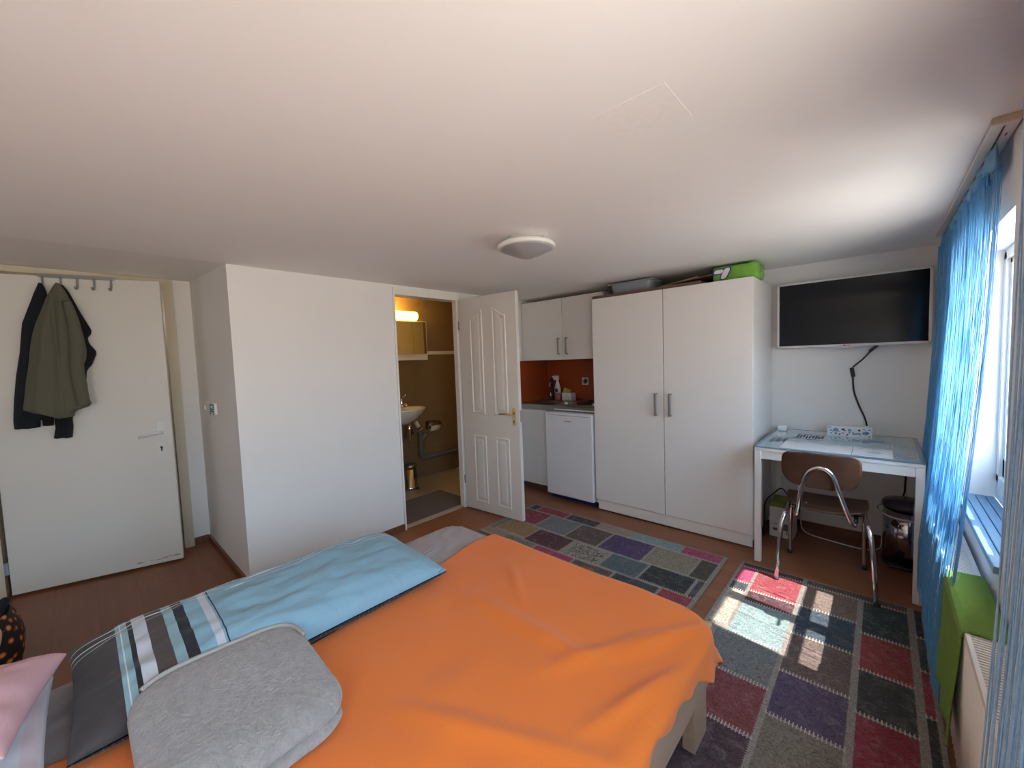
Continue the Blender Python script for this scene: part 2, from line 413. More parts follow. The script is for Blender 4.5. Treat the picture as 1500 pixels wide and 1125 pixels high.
# ------------------------------------------------------------------ setting
H = 2.11; XW = -3.034; YB = 3.93; XA = -4.19; YN = -1.7
sbox('floor', M_FLOOR, XW - 0.0, 0.62, YN - 0.1, YB + 0.1, -0.1, 0.0)
struct(MB().box(-4.80, XW, YN - 0.1, 0.686, -0.1, 0.0).build('floor', M_FLOOR, origin=(0, 0, -0.1)))
sbox('floor', M_BFLOOR, -4.5, XW, 0.686, YB + 0.1, -0.1, -0.003)
sbox('ceiling', M_CEIL, XW, 0.70, YN - 0.1, YB + 0.1, H, H + 0.1)
struct(MB().poly([(XW, YN - .1, H), (-4.75, YN - .1, H + 0.10), (-4.75, YN - .1, H + 0.25), (XW, YN - .1, H + 0.1)], (0, 0.80 - YN + .1, 0)).build('ceiling', M_CEIL))
sbox('ceiling', M_WALL, -4.5, XW - 0.1, 0.74, 3.80, 2.25, 2.35)
# wall between room and bathroom with the doorway
YD0, YD1, YD2, YD3 = 1.846, 1.861, 2.522, 2.565; HO = 2.030
mb = MB()
mb.box(XW - 0.10, XW, 0.686, YD0 - 0.0, 0, 2.3); mb.box(XW - 0.10, XW, YD3, YB + 0.1, 0, 2.3); mb.box(XW - 0.10, XW, YD0, YD3, HO + 0.06, 2.3)
struct(mb.build('wall_left', M_WALL))
sbox('wall_alcove', M_WALL, -4.85, XW - 0.10, 0.686, 0.786, 0, 2.3)
# entrance wall with the door opening
mb = MB(); mb.box(XA - 0.15, XA, 0.575, 0.686, 0, 2.3); mb.box(XA - 0.15, XA, YN, -0.46, 0, 2.3); mb.box(XA - 0.15, XA, -0.46, 0.575, 2.175, 2.3)
struct(mb.build('wall_entrance', M_WALL))
sbox('wall_corridor', M_WALL, -4.85, -4.75, YN - .1, 0.80, -0.1, 2.4)
sbox('wall_back', M_WALL, XW - 0.1, 0.70, YB, YB + 0.1, 0, 2.3)
sbox('wall_front', M_WALL, -4.85, 0.70, YN - 0.1, YN, 0, 2.4)
# window wall
mb = MB(); ZS, ZL = 0.70, 1.865; XO = 0.475
ys = sorted(WIN)
edge = YN
for a, b in ys:
    mb.box(XI, XO, edge, a, 0, H + 0.05); mb.box(XI, XO, a, b, 0, ZS); mb.box(XI, XO, a, b, ZL, H + 0.05); edge = b
mb.box(XI, XO, edge, YB, 0, H + 0.05)
struct(mb.build('wall_right', M_WALL))
# bathroom shell
sbox('wall_bathroom_back', M_TILEW, -4.40, -4.27, 0.786, 3.75, 0, 2.3)
sbox('wall_bathroom_right', M_TILEW, -4.27, XW - 0.10, 3.62, 3.72, 0, 2.3)
sbox('wall_bathroom_left', M_TILEW, -4.27, XW - 0.10, 0.786, 0.80, 0, 2.3)
sbox('trim_1', M_CASE, -4.27, -4.245, 2.985, 3.62, 1.545, 1.59)
# skirting
sbox('baseboard_left', M_BASE, XW, XW + 0.014, 0.686, YD0, 0, 0.055)
sbox('baseboard_alcove', M_BASE, XA, XW + 0.014, 0.671, 0.686, 0, 0.055)
sbox('baseboard_entrance', M_BASE, XA, XA + 0.014, 0.577, 0.671, 0, 0.06)
sbox('baseboard_back', M_BASE, -0.66, XI, YB - 0.014, YB, 0, 0.055)
sbox('baseboard_right', M_BASE, XI - 0.014, XI, YN, YB - 0.014, 0, 0.055)
# bathroom doorway casing
mb = MB()
mb.box(XW - 0.11, XW + 0.015, YD0, YD1, 0, HO); mb.box(XW - 0.045, XW + 0.012, YD2, YD3, 0, HO); mb.box(XW - 0.11, XW + 0.015, YD0, YD3, HO, HO + 0.062)
mb.box(XW, XW + 0.018, YD0 - 0.05, YD0, 0, HO + 0.062) if False else None
struct(mb.build('trim_2', M_CASE))
sbox('trim_3', plain('threshold_strip', (0.42, 0.36, 0.27), 0.4), XW - 0.06, XW + 0.0, YD1, YD2, 0.0, 0.012, bev=0.004)
# entrance door frame
mb = MB(); mb.box(XA - 0.12, XA + 0.02, 0.512, 0.575, 0, 2.135); mb.box(XA - 0.12, XA + 0.02, -0.46, -0.40, 0, 2.135); mb.box(XA - 0.12, XA + 0.02, -0.46, 0.575, 2.135, 2.175)
struct(mb.build('trim_4', M_JAMB))
# orange paint behind the kitchenette
sbox('trim_5', M_ORWALL, XW + 0.002, -1.99, YB - 0.008, YB, 0.955, 1.425)
sbox('trim_6', M_ORWALL, XW, XW + 0.006, 3.35, YB - 0.008, 0.955, 1.425)

# ------------------------------------------------------------------ windows
def window(i, y0, y1, named):
    zs, zl = 0.80, 1.85
    xf0, xf1 = 0.405, 0.465
    mb = MB(); fw = 0.045
    mb.box(xf0, xf1, y0, y1, zs - 0.08, zs + 0.03); mb.box(xf0, xf1, y0, y1, zl - 0.03, zl + 0.012)
    mb.box(xf0, xf1, y0, y0 + fw, zs, zl); mb.box(xf0, xf1, y1 - fw, y1, zs, zl)
    root = struct(mb.build(named, M_CASE))
    ym = (y0 + y1) / 2 - 0.03
    mb = MB()
    for a, b in ((y0 + fw, ym), (ym, y1 - fw)):
        mb.box(xf0 + .012, xf1 - .01, a, a + 0.04, zs + .03, zl - .03, 0.004); mb.box(xf0 + .012, xf1 - .01, b - 0.04, b, zs + .03, zl - .03, 0.004)
        mb.box(xf0 + .012, xf1 - .01, a, b, zs + .03, zs + .115, 0.004); mb.box(xf0 + .012, xf1 - .01, a, b, zl - .055, zl - .03, 0.004)
        mb.box(xf0 + .015, xf1 - .015, a, b, 1.115, 1.155, 0.004)
    mb.build('window_sash', M_CASE, root)
    MB().box(0.435, 0.438, y0 + fw, y1 - fw, zs + .03, zl - .03).build('window_pane', M_GLASS, root)
    MB().box(0.38, 0.405, ym - .05, ym - .035, 1.20, 1.32, 0.004).box(0.38, 0.39, ym - .12, ym - .035, 1.195, 1.212, 0.004).build('window_handle', M_PLASTIC, root)
    mb = MB()
    for k in range(4): mb.box(0.278 + k * 0.032, 0.308 + k * 0.032, y0, y1, ZS - .005, ZS + 0.02, 0.003)
    mb.build('window_sill', M_SILL, root)
    # blind box under the lintel
    MB().box(0.41, 0.46, y0, y1, zl + .012, ZL).build('window_head', M_CASE, root)
window(1, WIN[0][0], WIN[0][1], 'window_1'); window(2, WIN[1][0], WIN[1][1], 'window_2'); window(3, WIN[2][0], WIN[2][1], 'fill_window')  # the third one is unseen, added to brighten the ceiling and left side

# ------------------------------------------------------------------ doors
def frame_mx(o, d):
    d = Vector(d).normalized(); n = Vector((d.y, -d.x, 0))     # local x = along the leaf, y = towards viewer side, z up
    return Matrix(((d.x, n.x, 0, o[0]), (d.y, n.y, 0, o[1]), (0, 0, 1, 0), (0, 0, 0, 1)))
EM = frame_mx((-4.176, -0.38), (0.289, 0.957))
door1 = struct(MB().box(0, 0.883, -0.04, 0, 0.018, 2.112, 0.003).build('door_1', M_DOOR, mx=EM))
MB().box(0.797, 0.838, 0, 0.006, 0.985, 1.08, 0.006).box(0.797, 0.834, 0, 0.006, 0.840, 0.925, 0.006).build('door_plate', M_PLASTIC, door1, mx=EM)
MB().tube([(0.82, 0, 1.005), (0.82, 0.05, 1.005), (0.80, 0.055, 1.004), (0.70, 0.05, 0.982)], [0.011, 0.011, 0.011, 0.009]).build('door_handle', M_PLASTIC, door1, mx=EM)
MB().tube([(0.815, 0.002, 0.890), (0.815, 0.0075, 0.890)], 0.008, 14).box(0.811, 0.819, 0.004, 0.0075, 0.862, 0.89).build('keyhole', M_BLACK, door1, mx=EM)
MB().box(-0.028, 0.0, -0.012, 0.006, 0.16, 0.24, 0.002).build('door_hinge', M_GREYP, door1, mx=EM)
sc_ = MB()
for k in range(7): sc_.box(0.62 + k * .035, 0.645 + k * .035 + random.random() * .02, 0, 0.0006, 0.045 + random.random() * .015, 0.049 + random.random() * .012)
sc_.build('scuff_mark', plain('scuff', (0.35, 0.32, 0.29), 0.7), door1, mx=EM)

BM_ = frame_mx((-3.000, 2.537), (0.9975, 0.0704))
LW = 0.69
door2 = struct(MB().box(0, LW, -0.038, 0, 0.012, 2.036, 0.003).build('door_2', M_DOORB, mx=BM_))
def panel(x0, x1, zb, ztl, ztr, arch):
    # raised moulded panel: rim bead + bevelled field; the top follows a slanted ogee when arch is set
    def outline(d):
        pts = [(x0 + d, zb + d), (x1 - d, zb + d)]
        n = 10
        for k in range(n + 1):
            t = k / n; x = x1 - d - t * (x1 - x0 - 2 * d)
            s = t * t * (3 - 2 * t) if arch else t
            z = ztr + (ztl - ztr) * s - d
            pts.append((x, z))
        return pts
    mb = MB(); rings = [(0, 0.0), (0.006, 0.007), (0.018, 0.007), (0.024, -0.001), (0.034, -0.001), (0.052, 0.006)]
    b = bmesh.new(); R = []
    for d, y in rings: R.append([b.verts.new((x, y, z)) for x, z in outline(d)])
    for A, B in zip(R, R[1:]):
        for k in range(len(A)): b.faces.new((A[k], A[(k + 1) % len(A)], B[(k + 1) % len(A)], B[k]))
    b.faces.new(R[-1]); bmesh.ops.recalc_face_normals(b, faces=b.faces)
    mb._merge(b); return mb
for x0, x1, a, c, d, arch in ((.128, .295, .944, 1.846, 1.915, True), (.405, .572, .944, 1.915, 1.842, True), (.128, .295, .09, .742, .742, False), (.405, .572, .09, .742, .742, False)):
    panel(x0, x1, a, c, d, arch).build('door_panel', M_DOORB, door2, mx=BM_)
MB().box(.616, .650, 0, 0.006, 0.868, 1.018, 0.004).build('handle_plate', M_BRASS, door2, mx=BM_)
MB().tube([(.634, 0, .972), (.634, .045, .972), (.62, .05, .972), (.50, .048, .968)], [.010, .010, .009, .007]).build('door_handle', M_BRASS, door2, mx=BM_)
MB().tube([(.634, .005, .905), (.634, .0075, .905)], .006, 12).box(.631, .637, .004, .0075, .885, .905).build('keyhole', M_BLACK, door2, mx=BM_)
MB().box(LW - .001, LW + .002, -.030, -.012, .90, 1.0).build('lock_plate', M_NICKEL, door2, mx=BM_)
for zz in (0.25, 1.75): MB().tube([(-.008, .004, zz), (-.008, .004, zz + .08)], .006, 10).build('door_hinge', M_NICKEL, door2, mx=BM_)

# ------------------------------------------------------------------ things by the entrance
hr = empty('hook_rail', EM @ Vector((.46, 0, 2.03)), 'grey over-door hook rail on the entrance door, jackets on two hooks', 'hook rail')
MB().poly([(.257, .004, 2.124), (.28, .004, 2.100), (.637, .004, 2.100), (.661, .004, 2.124)], (0, .006, 0)).box(.30, .34, -.045, .006, 2.112, 2.117).box(.58, .62, -.045, .006, 2.112, 2.117).build('back_plate', M_NICKEL, hr, mx=EM)
for s in (.293, .378, .458, .541, .626):
    MB().tube(bez([(s, .010, 2.105), (s - .001, .012, 2.06), (s - .002, .018, 2.035), (s - .004, .034, 2.028), (s - .006, .043, 2.042)], 5), .0055, 8).build('hook', M_NICKEL, hr, mx=EM)

def garment(name, rows, off0, depth, folds, mat, label, cat, sleeve=None, extra=None):
    """rows: (z, left, right); a hollow hanging shape with folds, closed at the back"""
    rows = sorted(rows, key=lambda r: -r[0])
    def at(z):
        for a, b in zip(rows, rows[1:]):
            if a[0] >= z >= b[0]:
                t = (a[0] - z) / max(1e-6, a[0] - b[0]); return a[1] + (b[1] - a[1]) * t, a[2] + (b[2] - a[2]) * t
        return rows[-1][1], rows[-1][2]
    zt, zb = rows[0][0], rows[-1][0]; nu, nv = 40, 44
    def fn(u, v):
        z = zt + (zb - zt) * v; L, R = at(z); th = 2 * PI * u
        c, s = math.cos(th), math.sin(th)
        x = (L + R) / 2 + (R - L) / 2 * c
        w = (x - L) / max(1e-4, R - L)
        gro = min(1, v * 3.0)
        fold = sum(a * math.cos(2 * PI * (w * fr + ph + 0.12 * v)) for fr, a, ph in folds) * gro * min(1, 4 * w * (1 - w) + .25)
        if s > 0: y = off0 + (depth * (0.35 + .65 * gro) * s ** 0.7 + fold * s)
        else: y = off0 + 0.010 * s
        return (x, max(y, 0.003), z + 0.006 * nz(x * 30, z * 3))
    mb = MB(); mb.grid(fn, nu, nv, closed_u=True)
    o = mb.build(name, mat, None, mx=EM, origin=EM @ Vector(((rows[-1][1] + rows[-1][2]) / 2, 0, zb)))
    tag(o, label, cat); return o
nv_ = garment('jacket', [(2.056, .282, .296), (2.03, .272, .308), (1.985, .255, .316), (1.90, .228, .325), (1.80, .193, .335), (1.60, .167, .335), (1.45, .14, .33), (1.30, .12, .33), (1.19, .109, .30), (1.165, .108, .225), (1.113, .109, .221)],
              .03, .05, [(3, .006, .1), (5, .004, .4)], M_NAVY, 'dark navy jacket hanging at the left on the entrance door hooks', 'jacket')
bk = garment('jacket', [(2.05, .382, .392), (2.02, .375, .410), (1.93, .36, .443), (1.86, .34, .465), (1.78, .33, .497), (1.735, .33, .511), (1.705, .33, .484), (1.665, .33, .488), (1.60, .33, .524), (1.515, .33, .492), (1.48, .33, .465), (1.40, .33, .455), (1.25, .30, .40), (1.16, .29, .371), (1.10, .290, .371), (1.03, .277, .362)],
             .022, .045, [(2, .006, .2), (4, .004, .6)], M_BLACKC, 'black jacket mostly hidden behind the olive jacket on the entrance door', 'jacket')
MB().tube([EM @ Vector((.262, .035, 1.20)), EM @ Vector((.260, .035, 1.155)), EM @ Vector((.258, .035, 1.120))], [.026, .026, .024], 12).build('sleeve_cuff', M_BLACKC, bk)
ol = garment('jacket', [(2.052, .380, .392), (2.02, .360, .412), (1.95, .326, .435), (1.87, .300, .454), (1.80, .274, .467), (1.72, .252, .482), (1.62, .233, .491), (1.56, .226, .486), (1.49, .215, .462), (1.43, .203, .470), (1.378, .196, .479), (1.305, .186, .468), (1.255, .178, .490), (1.235, .174, .485), (1.222, .19, .44), (1.205, .235, .405), (1.172, .335, .402)],
             .085, .065, [(3.0, .012, .05), (1.6, .010, .45), (6, .005, .2)], M_OLIVE, 'olive green jacket hanging in front from the second door hook', 'jacket')
MB().tube(bez([EM @ Vector((.43, .125, 1.93)), EM @ Vector((.455, .135, 1.80)), EM @ Vector((.462, .14, 1.65)), EM @ Vector((.452, .14, 1.50)), EM @ Vector((.455, .13, 1.36)), EM @ Vector((.462, .125, 1.245))], 6), [.022 + .012 * min(1, k / 10) for k in range(31)], 14).build('sleeve', M_OLIVE, ol)
MB().box(.365, .378, .146, .150, 1.19, 1.98, .0015).build('placket', M_OLIVE, ol, mx=EM @ Matrix.Translation((0, 0, 0)))

ls = empty('light_switch', (-3.70, .684, 1.13), 'white light switch with teal patterned surround on the alcove corner wall', 'light switch')
MB().box(-3.86, -3.70, .668, .686, 1.125, 1.20, .004).build('switch_plate', M_PLASTIC, ls)
MB().box(-3.875, -3.855, .660, .668, 1.145, 1.18, .003).build('rocker', M_PLASTIC, ls)
mb = MB()
for i in range(5):
    for j in range(5):
        if (i * 3 + j) % 3 or i in (0, 4): mb.box(-3.705 + i * .026, -3.687 + i * .026, .664, .669, 1.122 + j * .016, 1.133 + j * .016)
MB().box(-3.71, -3.575, .669, .686, 1.12, 1.203, .003).build('surround', M_PLASTIC, ls); mb.build('surround_pattern', M_TEAL, ls)

# bag on the floor, far left
bg = empty('tote_bag', (-3.18, -.42, 0), 'black bag with red and yellow circles on the floor at the left edge', 'bag')
def bagfn(u, v):
    th = 2 * PI * u; z = .30 * v; k = 0.9 - .16 * v + .22 * math.sin(PI * min(1, v * .9))
    x = .17 * k * abs(math.cos(th)) ** .7 * (1 if math.cos(th) > 0 else -1); y = .17 * k * abs(math.sin(th)) ** .7 * (1 if math.sin(th) > 0 else -1)
    return (-3.19 + x + .01 * nz(u * 9, v * 5), -.44 + y, max(.001, z + .012 * nz(u * 7, 3)))
MB().grid(bagfn, 36, 16, closed_u=True).poly([(-3.19 + .12 * math.cos(t * PI / 8), -.44 + .12 * math.sin(t * PI / 8), .0015) for t in range(16)], (0, 0, .01)).build('bag_body', M_BAG, bg)
MB().tube(bez([(-3.10, -.34, .28), (-3.04, -.33, .22), (-3.00, -.37, .12), (-3.02, -.44, .18), (-3.08, -.50, .27)], 6), .010, 8).build('strap', plain('beige_strap', (0.50, 0.38, 0.22), .8), bg)
MB().tube(bez([(-3.30, -.36, .29), (-3.20, -.31, .34), (-3.09, -.34, .29)], 6), .013, 8).build('handle', M_BLACKC, bg)

# ------------------------------------------------------------------ bed
MX0, MX1, MY0, MY1, MZ = -1.955, -0.480, -0.52, 1.545, 0.455
bed = empty('bed_frame', (-1.19, .5, 0), 'light oak bed frame under the mattress in the foreground', 'bed')
MB().box(-.474, -.447, -.55, 1.535, .238, .448, .004).build('side_rail', M_BEDWOOD, bed)
MB().box(-1.95, -1.92, -.55, 1.52, .215, .40, .004).build('side_rail', M_BEDWOOD, bed)
MB().box(-1.92, -.474, 1.505, 1.535, .238, .40, .004).build('end_rail', M_BEDWOOD, bed)
MB().box(-1.92, -.474, -.55, -.52, .215, .40, .004).build('end_rail', M_BEDWOOD, bed)
mb = MB()
for k in range(14): mb.box(-1.92, -.474, -.5 + k * .145, -.43 + k * .145, .262, .28)
mb.build('slats', M_BEDWOOD, bed)
for x, y in ((-.515, 1.405), (-.515, -.545), (-1.93, 1.385), (-1.93, -.53)):
    MB().box(x, x + .045, y, y + .13, .0098 if (x > -1 and y > 0) else 0, .262, .004).build('leg', M_BEDWOOD, bed)

def rrect_sdf(x, y, x0, x1, y0, y1, r):
    cx = min(max(x, x0 + r), x1 - r); cy = min(max(y, y0 + r), y1 - r)
    d = math.hypot(x - cx, y - cy)
    if d < 1e-9: return -1e3, 0, 0, x, y
    nx, ny = (x - cx) / d, (y - cy) / d
    return d - r, nx, ny, cx + nx * r, cy + ny * r
def mattress_mesh():
    n = 72; b = bmesh.new(); r = .13; out = []
    cs = [(MX1 - r, MY1 - r, 0), (MX0 + r, MY1 - r, 90), (MX0 + r, MY0 + r, 180), (MX1 - r, MY0 + r, 270)]
    for cx, cy, a0 in cs:
        for k in range(n // 4 + 1):
            a = math.radians(a0 + 90 * k / (n // 4)); out.append((cx, cy, math.cos(a), math.sin(a)))
    rings = []
    for ins, z in ((.012, .282), (0, .30), (-.004, .36), (0, .42), (.010, .442), (.028, MZ - .002), (.06, MZ)):
        rings.append([b.verts.new((cx + (r - ins) * c, cy + (r - ins) * s, z + .003 * nz(cx * 3 + c * 4, cy * 3 + s * 4, z * 9))) for cx, cy, c, s in out])
    for A, B in zip(rings, rings[1:]):
        for k in range(len(A)): f = b.faces.new((A[k], A[(k + 1) % len(A)], B[(k + 1) % len(A)], B[k])); f.smooth = True
    b.faces.new(rings[-1]); b.faces.new(rings[0][::-1])
    mb = MB(); mb._merge(b); return mb
def sheet_mat():
    m = M_SHEET; nt = m.node_tree; b = nt.nodes['Principled BSDF']
    t = tex(nt, 'ShaderNodeTexWave', 5, Distortion=6, Detail=2); t.bands_direction = 'DIAGONAL'
    add_bump(nt, b, t.outputs['Fac'], 0.25, 0.02)
sheet_mat()
mt = mattress_mesh().build('mattress', M_SHEET); tag(mt, 'mattress in a grey fitted sheet lying on the oak bed frame', 'mattress')
# tucked pleats of the sheet at the far corner
def ridge(p, q, r, name='sheet_pleat'):
    pts = bez([p, ((p[0] + q[0]) / 2 + .01, (p[1] + q[1]) / 2, p[2] + .002), q], 5)
    return MB().tube(pts, [r * (.25 + .75 * math.sin(PI * k / (len(pts) - 1))) for k in range(len(pts))], 8).build(name, M_SHEET, mt)
ridge((-1.66, 1.47, MZ - .002), (-1.64, 1.30, MZ - .002), .010)
ridge((-1.64, 1.49, MZ - .003), (-1.61, 1.36, MZ - .003), .007)
for k in range(5): ridge((-1.80 + .035 * k, 1.36 - .02 * k, MZ - .004), (-1.72 + .03 * k, 1.02 - .03 * k, MZ - .004), .006)

def bl_left(y):
    T = [(-.6, -1.56), (-.2, -1.54), (0., -1.50), (.4, -1.45), (.9, -1.50), (1.1, -1.55), (1.40, -1.615), (1.48, -1.60), (1.7, -1.55)]
    for a, b in zip(T, T[1:]):
        if a[0] <= y <= b[0]: return a[1] + (b[1] - a[1]) * (y - a[0]) / (b[0] - a[0])
    return T[0][1] if y < T[0][0] else T[-1][1]
def blanket():
    nu, nv = 150, 200
    BX1 = -.428
    ya, yb = -.60, 1.545 + .075
    def fn(u, v):
        y = ya + (yb - ya) * v; xl = bl_left(y)
        hem = .030 + .016 * math.sin(y * 38) + .025 * nz(y * 7, 1.3)
        t_ = max(0, min(1, (y - 1.22) / .12)); hem = hem * (1 - t_) + .085 * t_
        xr = BX1 + max(.012, hem)
        x = xl + (xr - xl) * u
        w = .010 * nz(x * 3.1, y * 3.1, 2) + .005 * nz(x * 9, y * 7, 5)
        # long folds fanning across the cloth
        for ax, ay, bx, by, amp, wd in ((-1.25, 1.05, -.62, 1.05, .010, .035), (-.75, .95, -.50, 1.40, .012, .03), (-.55, .85, -.42, 1.25, .012, .025), (-1.0, .55, -.45, .80, .009, .03), (-1.3, 1.35, -1.05, 1.15, .007, .02), (-.9, .3, -.45, .35, .010, .04), (-.62, 1.1, -.46, 1.46, .009, .02)):
            dx, dy = bx - ax, by - ay; L = math.hypot(dx, dy); t = ((x - ax) * dx + (y - ay) * dy) / L ** 2
            if -.15 < t < 1.15:
                d = abs((x - ax) * dy - (y - ay) * dx) / L; w += 1.7 * amp * math.exp(-(d / wd) ** 2) * max(0, math.sin(PI * (t + .15) / 1.3))
        d, nx, ny, qx, qy = rrect_sdf(x, y, MX0 - 1, BX1, MY0 - 1, MY1, .14)
        top = MZ + .014
        if d <= -.03: return (x, y, top + max(w, -.006))
        R = .03; e = d + R                                  # arc over the rim
        if e < R * PI / 2:
            a = e / R; k = R * math.sin(a); z = top - R * (1 - math.cos(a))
            wx = w * math.cos(a)
            return (qx + nx * (k - R + .008 * a), qy + ny * (k - R + .008 * a), z + max(wx, -.006))
        dr = e - R * PI / 2; fl = .010 + .28 * dr + .010 * math.sin(y * 26 + x * 22) * min(1, dr * 14)
        return (qx + nx * fl, qy + ny * fl, top - R - dr)
    mb = MB(); mb.grid(fn, nu, nv)
    o = mb.build('blanket', M_ORANGE)
    md = o.modifiers.new('thick', 'SOLIDIFY'); md.thickness = .005; md.offset = 1
    tag(o, 'bright orange fleece blanket spread over the bed', 'blanket'); return o
blk = blanket()
MB().tube([(-1.02, 1.555, MZ + .012), (-.965, 1.552, MZ + .012)], .004, 6).build('care_tag', plain('tag_brown', (.25, .05, .02), .7), blk)

# ------------------------------------------------------------------ pillows and folded throw
def cushion(cx, cy, cz, hx, hy, up, dn, rot=0, pinch=.05, pw=2.6, seed=0, tilt=0, wr=.004):
    """returns two grids (top, bottom) of a soft pillow"""
    R = Matrix.Translation((cx, cy, cz)) @ Matrix.Rotation(rot, 4, 'Z') @ Matrix.Rotation(tilt, 4, 'Y')
    def shell(sgn, h):
        def fn(u, v):
            # denser sampling at the rim
            a = math.sin((u - .5) * PI); c = math.sin((v - .5) * PI)
            f = (max(0, 1 - abs(a) ** pw) * max(0, 1 - abs(c) ** pw)) ** .42
            px = 1 - pinch * (1 - c * c) * 0.6; py = 1 - pinch * (1 - a * a) * .6
            w = wr * nz(a * 3 + seed, c * 4, 1) + wr * .5 * nz(a * 8 + seed, c * 9, 4)
            return R @ Vector((a * hx * (1 - pinch * (1 - c * c)), c * hy * (1 - pinch * .6 * (1 - a * a)), sgn * h * f + w * f * 4))
        return fn
    return shell(1, up), shell(-1, dn)
pl = empty('pillow', (-1.69, .50, MZ + .02), 'long pillow in pale blue and brown striped case, lying along the bed', 'pillow')
MP = pillow_material('striped_pillowcase', W[pl].y); MPB = pillow_material('plaid_pillowcase_back', W[pl].y, True)
t_, b_ = cushion(-1.695, .495, MZ + .068, .265, .575, .095, .05, 0, .035, 3.2, 3, tilt=.05)
_, b_ = cushion(-1.692, .495, MZ + .068, .269, .575, .095, .05, 0, .035, 3.2, 3, tilt=.05)
MB().grid(t_, 56, 90).build('pillowcase_front', MP, pl); MB().grid(b_, 56, 90).build('pillowcase_back', MPB, pl)
MB().box(-1.47, -1.425, 1.03, 1.065, MZ + .062, MZ + .068, .002).build('case_corner', MP, pl)

# pink pillow and the striped one below it
pk = empty('pillow', (-1.634, -.40, MZ + .1), 'plain pink pillow at the lower left corner, on a striped pillow', 'pillow')
t_, b_ = cushion(-1.650, -.412, MZ + .165, .215, .30, .075, .06, -.20, .06, 2.8, 9, tilt=-.05)
MB().grid(t_, 36, 36).build('pillow_front', M_PINK, pk); MB().grid(b_, 36, 36).build('pillow_back', M_PINK, pk)
sp = empty('pillow', (-1.60, -.42, MZ + .01), 'white and pink striped pillow underneath the pink pillow', 'pillow')
t_, b_ = cushion(-1.60, -.42, MZ + .062, .28, .31, .055, .045, .0, .04, 3.2, 11)
MB().grid(t_, 36, 36).build('pillow_front', M_PINKSTRIPE, sp); MB().grid(b_, 36, 36).build('pillow_back', M_PINKSTRIPE, sp)

# folded grey throw : three folded layers
th = empty('folded_throw', (-1.28, .15, MZ + .03), 'folded grey fleece throw lying against the striped pillow', 'blanket')
def slab(x0, x1, y0, y1, r, zfun, hh, seed, n=96, rings=16):
    """soft folded layer: rounded plan, bulging rim; zfun gives the mid height"""
    b = bmesh.new(); R = []
    def rim(t):                                   # point on the rounded rectangle
        a = 2 * PI * t; c, s_ = math.cos(a), math.sin(a)
        e = .36
        return ((x0 + x1) / 2 + (x1 - x0) / 2 * abs(c) ** e * (1 if c > 0 else -1), (y0 + y1) / 2 + (y1 - y0) / 2 * abs(s_) ** e * (1 if s_ > 0 else -1))
    cx, cy = (x0 + x1) / 2, (y0 + y1) / 2
    prof = []
    for k in range(rings + 1):                    # bottom centre -> rim -> top centre
        a = -PI / 2 + PI * k / rings
        prof.append((a,))
    for (a,) in prof:
        ring = []
        q = math.cos(a)
        f = 1 - (1 - abs(q) ** .55) if abs(a) < 1.2 else q / math.cos(1.2) * abs(math.cos(1.2)) ** .55
        for k in range(n):
            px, py = rim(k / n)
            x = cx + (px - cx) * f; y = cy + (py - cy) * f
            z = zfun(x, y) + hh * (abs(math.sin(a)) ** .8) * (1 if a > 0 else -1) + (.010 * nz(x * 7 + seed, y * 6, seed) + .004 * nz(x * 22, y * 20, seed)) * (1 if a > -.3 else 0)
            ring.append(b.verts.new((x + .005 * nz(y * 11, z * 12, seed), y + .006 * nz(x * 11, z * 15, seed), z)))
        R.append(ring)
    for A, B in zip(R, R[1:]):
        for k in range(n): f_ = b.faces.new((A[k], A[(k + 1) % n], B[(k + 1) % n], B[k])); f_.smooth = True
    bmesh.ops.remove_doubles(b, verts=b.verts, dist=1e-5)
    mb = MB(); mb._merge(b); return mb, rim
zl_ = lambda x, y: MZ + .040 + .08 * max(0, -1.25 - x)
zu_ = lambda x, y: MZ + .084 + .11 * max(0, -1.20 - x) - .02 * max(0, (x + 1.15) / .1)
m1, _ = slab(-1.43, -1.035, .045, .445, .1, zl_, .024, 2); m1.build('lower_fold', M_FLEECE, th)
m1, rim = slab(-1.50, -1.05, .03, .455, .1, zu_, .030, 5); m1.build('upper_fold', M_FLEECE, th)
bp_ = []
for k in range(60):
    t = .27 + (.62 - .27) * k / 59; px, py = rim(t); cx, cy = -1.275, .2425
    x, y = cx + (px - cx) * .972, cy + (py - cy) * .972
    bp_.append((x, y, zu_(x, y) + .017 + .010 * nz(x * 7 + 5, y * 6, 5)))
MB().tube(bp_, .0068, 8).build('hem_binding', M_FLEECEHEM, th)

